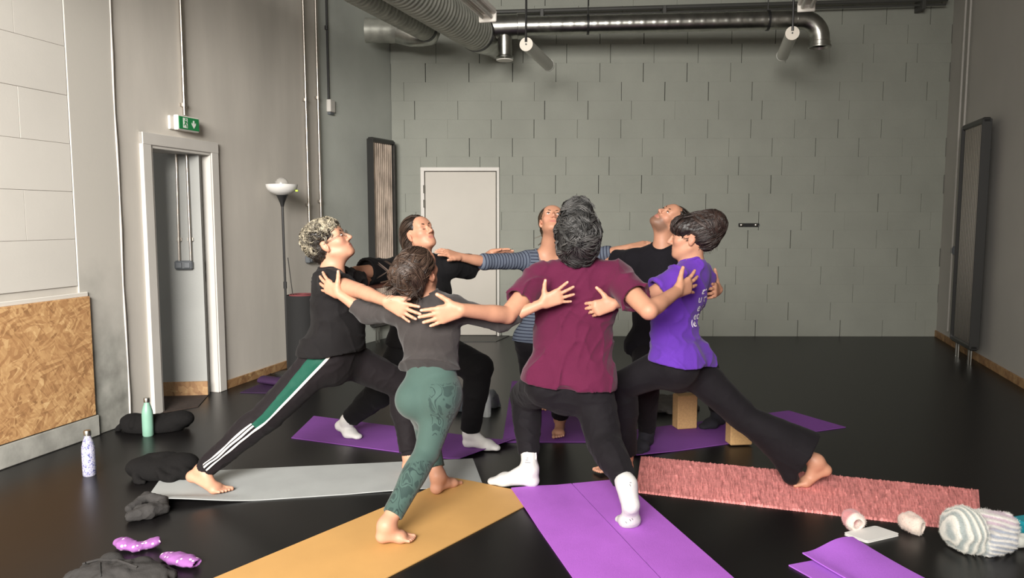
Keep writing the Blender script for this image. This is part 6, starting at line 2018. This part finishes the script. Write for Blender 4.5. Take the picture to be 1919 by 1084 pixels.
w2 = (n_ + 1) * 2
for i in range(n_):
    k = i * 2
    fs += [(w2 + k, w2 + k + 1, w2 + k + 3, w2 + k + 2), (k, k + 2, w2 + k + 2, w2 + k), (k + 1, w2 + k + 1, w2 + k + 3, k + 3)]
obj('red_core', vs, fs, M_redfoam, br_, autos=50)

# ---- floor lamp
M_opal = mat('opal_bowl', (0.70, 0.69, 0.66, 1), 0.4, spec=0.4)
M_glassbulb = mat('frosted_bulb', (0.62, 0.60, 0.56, 1), 0.25, trans=0.5)
lb0 = F2(536, 693); lb0 = at(530, 500, 6.62); lb0 = V(lb0[0], lb0[1], 0)
YL = lb0[1]
lp = empty('floor_lamp', lb0); tag(lp, 'slim black uplighter floor lamp with white bowl and round bulb', 'floor lamp')
ztop = float(at(528, 346, YL)[2]); zb3 = float(at(528, 366, YL)[2]); zc3 = float(at(529, 381, YL)[2])
tx = V(at(528, 346, YL)[0], YL, 0); bx_ = V(at(540, 693, YL)[0], YL, 0)
m = MB(); m.lathe([(0.02, 0.03), (0.115, 0.018), (0.118, 0.0), (0.02, 0.0)], bx_, n=28); m.obj('base', M_black, lp)
m = MB(); mid = lerp(bx_ + V(0, 0, 0.02), tx + V(0, 0, zc3), 0.52)
m.tube([bx_ + V(0, 0, 0.02), mid, tx + V(0, 0, zc3)], 0.0105, 10); m.obj('pole', M_black, lp)
m = MB(); m.tube([mid - V(0, 0, .03), mid + V(0, 0, .03)], 0.015, 10); m.obj('switch_knob', M_black, lp)
m = MB(); m.lathe([(0.013, zc3 - 0.03), (0.02, zc3), (0.045, zb3 - 0.01), (0.052, zb3), (0.03, zb3 + 0.005)], tx, n=24); m.obj('cone_holder', M_black, lp)
rb_ = 29.0 * YL / FPX
m = MB()
prof = [(0.04, zb3 - 0.002)] + [(rb_ * math.sin(a) ** 0.9, zb3 + (ztop - zb3) * (1 - math.cos(a))) for a in np.linspace(0.35, math.pi / 2, 9)]
prof += [(rb_ - 0.006, ztop)] + [((rb_ - 0.006) * math.sin(a) ** 0.9, zb3 + 0.006 + (ztop - zb3) * (1 - math.cos(a))) for a in np.linspace(math.pi / 2 - 0.1, 0.35, 8)]
m.lathe(prof, tx, n=36); m.obj('bowl', M_opal, lp)
m = MB(); m.ball(tx + V(0.0, 0, ztop + 0.004), 0.058, 18, 12); m.obj('bulb', M_glassbulb, lp)
m = MB(); m.box(tx + V(rb_ - 0.004, -0.01, ztop - 0.055), (1, 0, 0), (0, 1, 0), (0, 0, 1), 0.012, 0.006, 0.008, bev=0.002); m.obj('tag', mat('lime_tag', (0.45, 0.6, 0.05, 1), 0.6), lp)
m = MB(); m.tube([bx_ + V(0.02, 0.02, 1.05), bx_ + V(0.06, 0.0, 0.72), bx_ + V(0.10, -0.02, 0.45), bx_ + V(0.13, -0.05, 0.28), bx_ + V(0.10, -0.1, 0.12), bx_ + V(0.0, -0.1, 0.006), bx_ + V(-0.25, 0.05, 0.006)], 0.0035, 6); m.obj('cord', M_black, lp)

# ---- bottles
def bottle(px, pyb, pyt, label, mbody, name='bottle', mcap=M_steel):
    b = fl(px, pyb); sc = (b[1]) / FPX
    hgt = float(at(px, pyt, b[1])[2])
    k = hgt / 0.262
    r_ = empty(name, b); tag(r_, label, 'bottle')
    m_ = MB(); m_.lathe([(0.02 * k, 0.003), (0.032 * k, 0.0), (0.0355 * k, 0.006), (0.036 * k, 0.06), (0.036 * k, 0.145 * k), (0.034 * k, 0.17 * k), (0.027 * k, 0.198 * k), (0.0185 * k, 0.222 * k), (0.0165 * k, 0.232 * k)], b, n=28)
    m_.obj('body', mbody, r_)
    m_ = MB(); m_.lathe([(0.0165 * k, 0.231 * k), (0.0195 * k, 0.233 * k), (0.0195 * k, 0.258 * k), (0.017 * k, 0.262 * k), (0.004, 0.262 * k)], b, n=24)
    m_.obj('cap', mcap, r_)
    return r_
M_mint = mat('mint_enamel', (0.19, 0.36, 0.275, 1), 0.42, spec=0.5)
def floral():
    m = mat('blue_floral_print', (0.6, 0.6, 0.65, 1), 0.12, spec=0.6, coat=0.6)
    nt = m.node_tree; b = nt.nodes['Principled BSDF']; tc = nt.nodes.new('ShaderNodeTexCoord')
    nz = nt.nodes.new('ShaderNodeTexNoise'); nz.inputs['Scale'].default_value = 85; nz.inputs['Detail'].default_value = 3; nz.inputs['Distortion'].default_value = 1.2
    nt.links.new(tc.outputs['Object'], nz.inputs['Vector'])
    cr = nt.nodes.new('ShaderNodeValToRGB'); cr.color_ramp.interpolation = 'CONSTANT'
    e = cr.color_ramp.elements; e[0].position = 0; e[0].color = (0.10, 0.11, 0.27, 1); e[1].position = 0.47; e[1].color = (0.46, 0.46, 0.53, 1)
    x = e.new(0.40); x.color = (0.27, 0.26, 0.44, 1)
    x = e.new(0.62); x.color = (0.27, 0.25, 0.38, 1)
    nt.links.new(nz.outputs['Fac'], cr.inputs['Fac']); nt.links.new(cr.outputs['Color'], b.inputs['Base Color'])
    return m
bottle(168, 891, 807, 'white and blue floral steel bottle standing alone on the floor', floral())
bottle(278, 817, 746, 'mint green steel bottle standing before the dark bag', M_mint)
M_clear = mat('clear_plastic', (0.75, 0.78, 0.78, 1), 0.12, trans=0.6, spec=0.5)
bottle(912, 781, 720, 'clear plastic water bottle with white cap behind the white ankle socks', M_clear, 'bottle', mat('white_cap', (0.85, 0.85, 0.83, 1), 0.4))

# ---- cork blocks
M_cork = mat('cork', (0.56, 0.345, 0.155, 1), 0.85, vary=0.10, vscale=90, bump=0.4, bscale=160)
def cork(pxa, pxb, pxc, pyb, pyt, label, yaw):
    b = fl(pxb, pyb, 0.006); hgt = 0.23
    d1 = V(math.cos(yaw), math.sin(yaw), 0); d2 = V(-d1[1], d1[0], 0)
    hgt = float(at(pxb, pyt, b[1])[2]) - 0.006
    wx, wy = 0.14, 0.09
    c = b + d1 * wx / 2 + d2 * wy / 2 + V(0, 0, hgt / 2)
    m_ = MB(); m_.box(c, d1, d2, V(0, 0, 1), wx / 2 * (1), wy / 2, hgt / 2, bev=0.006)
    o = m_.obj('cork_block', M_cork, base=(c[0], c[1], 0.006)); tag(o, label, 'yoga block', 'cork yoga blocks')
cork(1262, 1270, 1294, 806, 743, 'cork yoga block standing upright, full face in view', 0.22)
cork(1358, 1369, 1397, 836, 774, 'cork yoga block half hidden by the flared trouser leg', 0.10)

# ---- cloth heaps: a slumped body with many folds and tucks laid over it
def heap(name, label, cat, cx, cy, rx, ry, hgt, yaw, m, seed, nf=16, fr=(0.014, 0.026), h=0.006, fold_dir=None, lobes=(), ls=1.0):
    p = fl(cx, cy); c = V(p[0], p[1], 0)
    rg = np.random.RandomState(seed)
    ax = V(math.cos(yaw), math.sin(yaw), 0); ay = V(-math.sin(yaw), math.cos(yaw), 0)
    prims = [ell(c + V(0, 0, hgt * 0.30), V(rx * 0.86, ry * 0.86, hgt * 0.62), (ax, ay, UPZ), 0.02)]
    for (u, v_, r_, z_) in lobes:
        prims.append(ell(c + ax * u + ay * v_ + V(0, 0, z_), V(r_ * 1.2, r_, r_ * 0.75), (ax, ay, UPZ), 0.025))
    def env(u, v_):
        d = 1 - (u / rx) ** 2 - (v_ / ry) ** 2
        return hgt * math.sqrt(max(d, 0.0)) * 0.88
    for i in range(nf):
        a = rg.uniform(0, 6.28); rr = math.sqrt(rg.uniform(0, 0.85))
        u, v_ = rx * rr * math.cos(a), ry * rr * math.sin(a)
        th = (rg.normal() * 0.55 + fold_dir) if fold_dir is not None else rg.uniform(0, 3.14)
        r0 = rg.uniform(*fr); pts = []
        n = 6; st = rg.uniform(0.018, 0.036) * ls; bend = rg.normal() * 0.28
        for k in range(n):
            z = env(u, v_)
            pts.append(c + ax * u + ay * v_ + V(0, 0, max(z - r0 * 0.45, r0 * 0.3)))
            u += st * math.cos(th); v_ += st * math.sin(th); th += bend
            q = (u / rx) ** 2 + (v_ / ry) ** 2
            if q > 1.05: break
        for k in range(len(pts) - 1):
            t0, t1 = k / (n - 1), (k + 1) / (n - 1)
            f0 = 0.45 + 0.55 * math.sin(math.pi * (0.15 + 0.7 * t0)); f1 = 0.45 + 0.55 * math.sin(math.pi * (0.15 + 0.7 * t1))
            prims.append(cap(pts[k], pts[k + 1], r0 * f0, r0 * f1, 0.006))
    prims.append(fnp(lambda P: 0.001 - P[..., 2]))
    v, f = field_mesh(prims, h, folds(seed, 0.045, 0.0035), 0.0035)
    o = obj(name, v, f, m, None, None, True, None)
    tag(o, label, cat)
    return o, v, f
M_cl_black = mat('black_cloth', (0.0085, 0.008, 0.008, 1), 0.95, spec=0.12, bump=0.5, bscale=200)
M_cl_char = mat('charcoal_cloth', (0.038, 0.036, 0.035, 1), 0.9, spec=0.15, bump=0.4, bscale=200, vary=0.15, vscale=10)
M_cl_grey = mat('grey_cloth', (0.10, 0.095, 0.09, 1), 0.9, bump=0.4, bscale=200)
M_denim = mat('washed_blue_cloth', (0.07, 0.085, 0.10, 1), 0.9, bump=0.4, bscale=200)
heap('bag', 'low black bag slumped on the floor behind the mint bottle', 'bag', 288, 808, 0.235, 0.105, 0.12, 0.12, M_cl_black, 3, 22, (0.02, 0.034), 0.007,
     lobes=((0.17, 0.0, 0.075, 0.075), (-0.13, 0.02, 0.07, 0.065)))
heap('folded_sweater', 'black knitted sweater folded in a bundle at the end of the grey mat', 'sweater', 306, 892, 0.185, 0.125, 0.125, 0.12, M_cl_black, 8, 16, (0.02, 0.04), 0.007, fold_dir=0.2,
     lobes=((-0.10, -0.02, 0.07, 0.06), (0.10, 0.0, 0.075, 0.065)))
def small_garment():
    g = lambda px, py, z: V(*(list(fl(px, py)[:2]) + [z]))
    a, b, c_, d_, e_, f_ = g(246, 979, 0.028), g(282, 972, 0.034), g(308, 964, 0.026), g(244, 962, 0.022), g(276, 950, 0.050), g(306, 952, 0.034)
    prims = [cap(a, b, 0.027, 0.034, 0.01), cap(b, c_, 0.034, 0.024, 0.01), cap(d_, e_, 0.022, 0.022, 0.008), cap(e_, f_, 0.022, 0.026, 0.008),
             cap(f_, c_, 0.024, 0.022, 0.008), cap(g(262, 966, 0.02), g(294, 960, 0.02), 0.03, 0.03, 0.004),
             cap(a + (a - b) * 0.9, a + (b - a) * 0.25, 0.021, 0.016, 0.003, op='-', side=UPZ, flat=0.6), fnp(lambda P: 0.001 - P[..., 2])]
    v, f = field_mesh(prims, 0.0045, folds(12, 0.05, 0.007), 0.007)
    o = obj('garment', v, f, M_cl_char, None, None, True, None)
    tag(o, 'small charcoal garment crumpled against the corner of the grey mat', 'garment')
small_garment()
jk, vJ, fJ = heap('jacket', 'charcoal jacket heaped on the floor beside the dotted socks', 'jacket', 226, 1094, 0.225, 0.115, 0.076, -0.1, M_cl_char, 21, 36, (0.014, 0.026), 0.006, ls=1.3,
     lobes=((-0.085, 0.075, 0.038, 0.055), (0.045, 0.075, 0.035, 0.045), (0.12, 0.03, 0.035, 0.04)))
bj = BVHTree.FromPolygons([tuple(p) for p in vJ], fJ.tolist())
def on_cloth(px, py, bv):
    hit, nn, _, _ = bv.ray_cast(Vector((0, 0, H)), Vector(nrm(ray(px, py))))
    return None if hit is None else np.array(hit + nn * 0.002)
def seam(name, path, r, m, parent, bv):
    pts = []
    for (a, b) in zip(path[:-1], path[1:]):
        for t in np.linspace(0, 1, 8, endpoint=False):
            q = on_cloth(a[0] * (1 - t) + b[0] * t, a[1] * (1 - t) + b[1] * t, bv)
            if q is not None: pts.append(q)
    if len(pts) > 3:
        mm = MB(); mm.tube(pts, r, 6); mm.obj(name, m, parent)
M_seam = mat('dark_piping', (0.02, 0.02, 0.02, 1), 0.7)
seam('collar_seam', [(152, 1060), (180, 1050), (220, 1052), (262, 1066)], 0.005, M_cl_char, jk, bj)
seam('zip', [(187, 1056), (188, 1070), (190, 1083)], 0.003, M_seam, jk, bj)
heap('garment', 'dark grey garment crumpled on the floor behind the upright cork block', 'garment', 1236, 768, 0.27, 0.13, 0.11, 0.1, M_cl_grey, 31, 26, (0.02, 0.034), 0.008, fold_dir=0.0)
heap('garment', 'washed blue grey garment dropped beside the clear water bottle', 'garment', 872, 768, 0.14, 0.10, 0.10, 0.1, M_denim, 41, 18, (0.015, 0.026), 0.007)
heap('pouch', 'grey and black pouch lying behind the clear water bottle', 'pouch', 922, 764, 0.055, 0.06, 0.15, 0.4, M_grey_plastic, 51, 5, (0.012, 0.02), 0.007)

def fluff(parent, v, f, n, L, r, m, cols, seed, zone=None):
    """short loose fibres standing off a fluffy surface, one joined piece."""
    rg = np.random.RandomState(seed)
    tri = v[f[:, :3]]
    nrm_ = np.cross(tri[:, 1] - tri[:, 0], tri[:, 2] - tri[:, 0]); nrm_ /= np.linalg.norm(nrm_, axis=1)[:, None] + 1e-12
    c = v[f].mean(1)
    idx = rg.randint(len(f), size=n)
    if zone is not None: idx = idx[zone(c[idx])]
    p = c[idx] + rg.normal(size=(len(idx), 3)) * 0.0015
    d = nrm_[idx] + rg.normal(size=(len(idx), 3)) * 0.7
    d /= np.linalg.norm(d, axis=1)[:, None]
    s_ = np.cross(d, rg.normal(size=d.shape)); s_ /= np.linalg.norm(s_, axis=1)[:, None] + 1e-9
    l = L * rg.uniform(0.5, 1.2, size=(len(idx), 1))
    mid = p + d * l * 0.5 + rg.normal(size=p.shape) * L * 0.12
    tip = p + d * l + rg.normal(size=p.shape) * L * 0.3
    vs = np.stack([p - s_ * r, p + s_ * r, mid + s_ * r * 0.8, mid - s_ * r * 0.8, tip + s_ * r * 0.3, tip - s_ * r * 0.3], 1).reshape(-1, 3)
    k = np.arange(len(idx))[:, None] * 6
    fs = np.concatenate([k + np.array([[0, 1, 2, 3]]), k + np.array([[3, 2, 4, 5]])])
    o = obj('fluff', vs, fs, m, parent, None, True, None)
    o['kind'] = 'stuff'
    if cols is not None:
        nearest = cols[f[idx, 0]]
        set_tint(o, np.repeat(nearest, 6, 0))
    return o

# dotted socks
def dotted():
    m = mat('lilac_dotted_sock', (0.27, 0.10, 0.30, 1), 0.85, bump=0.3, bscale=300)
    nt = m.node_tree; b = nt.nodes['Principled BSDF']; tc = nt.nodes.new('ShaderNodeTexCoord')
    vo = nt.nodes.new('ShaderNodeTexVoronoi'); vo.inputs['Scale'].default_value = 42; vo.inputs['Randomness'].default_value = 0.55
    nt.links.new(tc.outputs['Object'], vo.inputs['Vector'])
    lt = nt.nodes.new('ShaderNodeMath'); lt.operation = 'LESS_THAN'; lt.inputs[1].default_value = 0.24; nt.links.new(vo.outputs['Distance'], lt.inputs[0])
    mx = nt.nodes.new('ShaderNodeMix'); mx.data_type = 'RGBA'; mx.inputs['A'].default_value = (0.25, 0.085, 0.285, 1); mx.inputs['B'].default_value = (0.72, 0.52, 0.68, 1)
    nt.links.new(lt.outputs[0], mx.inputs['Factor']); nt.links.new(mx.outputs['Result'], b.inputs['Base Color'])
    return m
M_dots = dotted()
def sock_loose(label, pts, rad, seed, flat=0.55):
    prims = []
    P_ = [V(*(list(fl(x, y)[:2]) + [z])) for x, y, z in pts]
    for a, b, ra, rb_2 in zip(P_[:-1], P_[1:], rad[:-1], rad[1:]):
        d = nrm(b - a); sd = nrm(np.cross(d, UPZ))
        prims.append(cap(a, b, ra, rb_2, 0.02, side=sd, flat=flat))
    e = P_[-1]; d = nrm(P_[-1] - P_[-2])
    prims.append(cap(e - d * 0.012, e + d * 0.05, rad[-1] * 0.62, rad[-1] * 0.62, 0.004, side=nrm(np.cross(d, UPZ)), flat=flat * 0.8, op='-'))
    prims.append(fnp(lambda P: 0.001 - P[..., 2]))
    v, f = field_mesh(prims, 0.0045, folds(seed, 0.035, 0.005), 0.005)
    o = obj('dotted_sock', v, f, M_dots, None, None, True, None); tag(o, label, 'sock')
    return o
sock_loose('lilac dotted sock twisted in the middle, beyond the charcoal jacket', [(226, 1026, 0.025), (236, 1032, 0.028), (256, 1034, 0.017), (282, 1028, 0.02), (294, 1026, 0.026)], [0.030, 0.034, 0.024, 0.026, 0.031], 3)
sock_loose('lilac dotted sock lying flat, closest to the ochre mat', [(312, 1049, 0.016), (330, 1056, 0.02), (350, 1061, 0.02), (364, 1064, 0.02)], [0.028, 0.036, 0.034, 0.032], 8, 0.5)

# rolled fluffy socks
M_fluff_pink = mat('fluffy_rolled_sock', (0.6, 0.3, 0.3, 1), 0.95, attr='tint', sheen=0.4, bump=0.7, bscale=170)
def rolled(label, px, py, axis, r, L, cin, cout, seed):
    b = fl(px, py); c = b + V(0, 0, r * 0.95); ax = nrm(axis)
    prims = [cap(c - ax * L / 2, c + ax * L / 2, r, r * 0.95, 0.0),
             cap(c - ax * L, c - ax * L * 0.1, r * 0.50, r * 0.44, 0.012, op='-', side=UPZ, flat=0.6),
             cap(c - ax * L, c - ax * (L * 0.5 + r * 0.55), r * 0.5, r * 0.42, 0.02, op='-')]
    prims.append(fnp(lambda P: 0.001 - P[..., 2]))
    nz = wave_noise(seed, 0.05, 4)
    v, f = field_mesh(prims, 0.0042, lambda P: 0.006 * nz(P), 0.006)
    o = obj('rolled_sock', v, f, M_fluff_pink, None, None, True, None); tag(o, label, 'sock')
    w = v - c; t = w @ ax; rad = np.linalg.norm(w - np.outer(t, ax), axis=1)
    k = np.clip((-t - L * 0.5 + 0.004 + (r * 0.75 - rad) * 0.6) / 0.012, 0, 1)
    cc_ = np.asarray(cout) * (1 - k[:, None]) + np.asarray(cin) * k[:, None]
    set_tint(o, cc_)
    fluff(o, v, f, 2600, 0.0045, 0.0004, M_fluff_pink, cc_, seed)
rolled('pink fluffy sock rolled up with its white lining showing, beside the white booklet', 1598, 993, (-0.18, 1, 0.12), 0.046, 0.014, (0.78, 0.66, 0.60), (0.62, 0.27, 0.28), 4)
rolled('cream fluffy sock rolled up with a dark opening, near the knitted pullover', 1708, 998, (-0.55, 0.8, 0.18), 0.044, 0.03, (0.72, 0.62, 0.54), (0.70, 0.56, 0.49), 14)

# booklet
bk = empty('booklet', F2(1634, 1004)); tag(bk, 'white booklet lying on the floor between the rolled socks', 'booklet')
c4 = [F2(1581, 1003), F2(1626, 1019), F2(1687, 1005), F2(1638, 991)]
cc = sum(c4) / 4
e1 = nrm(c4[1] - c4[0]); e2_ = nrm(V(-e1[1], e1[0], 0))
ha, hb = np.linalg.norm(c4[1] - c4[0]) / 2, np.linalg.norm(c4[2] - c4[1]) / 2
e2_ = nrm(c4[2] - c4[1])
def rrect(hx, hy, r, n=5):
    o_ = []
    for sx, sy, a0 in ((1, 1, 0), (-1, 1, math.pi / 2), (-1, -1, math.pi), (1, -1, 1.5 * math.pi)):
        for i in range(n + 1):
            a = a0 + math.pi / 2 * i / n
            x = sx * (hx - r) + r * math.cos(a); y = sy * (hy - r) + r * math.sin(a)
            o_.append(cc + e1 * x + e2_ * y)
    return [(p[0], p[1]) for p in o_]
M_paper = mat('white_paper', (0.80, 0.795, 0.77, 1), 0.5, spec=0.4)
m = MB(); m.prism(rrect(ha, hb, 0.012), 0.0005, 0.003); m.obj('back_cover', M_paper, bk)
m = MB(); m.prism(rrect(ha - 0.002, hb - 0.002, 0.010), 0.003, 0.009); m.obj('pages', mat('page_edges', (0.62, 0.61, 0.58, 1), 0.8), bk)
m = MB(); m.prism(rrect(ha, hb, 0.012), 0.009, 0.0115); m.obj('front_cover', M_paper, bk)

# knitted pullover: ribbed half and striped half
def knit():
    m = mat('fluffy_striped_knit', (0.6, 0.6, 0.56, 1), 0.95, attr='tint', sheen=0.4, bump=0.6, bscale=230, vary=0.06, vscale=40)
    cA, cB = fl(1806, 1030), fl(1864, 1034)
    cA = V(cA[0], cA[1], 0.088); cB = V(cB[0], cB[1], 0.078)
    AxA = (nrm(V(1, 0.2, 0)), nrm(V(-0.2, 1, 0)), UPZ)
    prims = [ell(cA, V(0.080, 0.10, 0.094), AxA, 0.03), ell(cA + V(0.03, 0.02, -0.03), V(0.085, 0.09, 0.065), AxA, 0.03),
             cap(cB + V(-0.05, -0.01, -0.032), cB + V(0.035, 0.0, -0.028), 0.062, 0.052, 0.010), cap(cB + V(-0.05, 0.03, 0.026), cB + V(0.055, 0.03, 0.022), 0.062, 0.055, 0.010),
             fnp(lambda P: 0.001 - P[..., 2])]
    nz = wave_noise(4, 0.07, 4)
    def parts(P):
        xa = P[..., 0] + 0.25 * P[..., 1]
        left = 1 / (1 + np.exp(np.clip(((P[..., 0] - (cA[0] + 0.050)) / 0.006), -30, 30)))
        ribs = np.sin((xa + 0.005 * nz(P)) * 2 * math.pi / 0.026)
        rows = np.sin((P[..., 2] + 0.25 * (P[..., 0] - cB[0]) + 0.006 * nz(P)) * 2 * math.pi / 0.021)
        return left, ribs, rows
    def disp(P):
        l, r, w_ = parts(P)
        return -(l * r * 0.0038 + (1 - l) * w_ * 0.0036) + 0.005 * nz(P)
    v, f = field_mesh(prims, 0.005, disp, 0.009)
    o = obj('knitted_pullover', v, f, m, None, None, True, None)
    tag(o, 'fluffy cream and pale blue knitted pullover heaped at the end of the coral rug', 'pullover')
    l, r, w_ = parts(v)
    g1 = np.clip(r * 0.9 + 0.5, 0, 1)[:, None]; g2 = np.clip(w_ * 0.9 + 0.5, 0, 1)[:, None]
    colA = np.array((0.74, 0.73, 0.66)) * g1 + np.array((0.36, 0.41, 0.40)) * (1 - g1)
    band = np.clip((v[:, 2] - 0.10) / 0.03, 0, 1)[:, None]
    dk = np.array((0.40, 0.44, 0.52)) * (1 - band) + np.array((0.60, 0.47, 0.55)) * band
    colB = np.array((0.76, 0.74, 0.70)) * g2 + dk * (1 - g2)
    cc_ = colA * l[:, None] + colB * (1 - l[:, None])
    set_tint(o, cc_)
    fluff(o, v, f, 16000, 0.0055, 0.0004, m, cc_, 3)
    return m
M_knit = knit()
pk = fl(1912, 1027)
prims = [cap(V(pk[0] - 0.01, pk[1], 0.03), V(pk[0] + 0.12, pk[1] + 0.02, 0.03), 0.028, 0.03, 0.01), fnp(lambda P: 0.001 - P[..., 2])]
nz_ = wave_noise(9, 0.04, 4)
v, f = field_mesh(prims, 0.005, lambda P: 0.004 * nz_(P), 0.004)
o = obj('knitted_scarf', v, f, M_knit, None, None, True, None); set_tint(o, np.tile((0.62, 0.63, 0.58), (len(v), 1)))
tag(o, 'pale knitted scarf end sticking out past the pullover', 'scarf')
tq = fl(1926, 1006)
m = MB(); m.box(tq + V(0.03, 0.03, 0.035), (1, 0.3, 0), (-0.3, 1, 0), (0, 0, 1), 0.075, 0.05, 0.034, bev=0.010)
tp_ = empty('toiletry_pouch', tq); tag(tp_, 'turquoise zipped pouch cut off at the edge beyond the pullover', 'pouch')
m.obj('case', mat('turquoise_vinyl', (0.02, 0.34, 0.42, 1), 0.4), tp_)
m = MB(); m.tube([tq + V(-0.045, 0.0, 0.052), tq + V(0.10, 0.04, 0.052)], 0.004, 6); m.obj('zip', M_black, tp_)
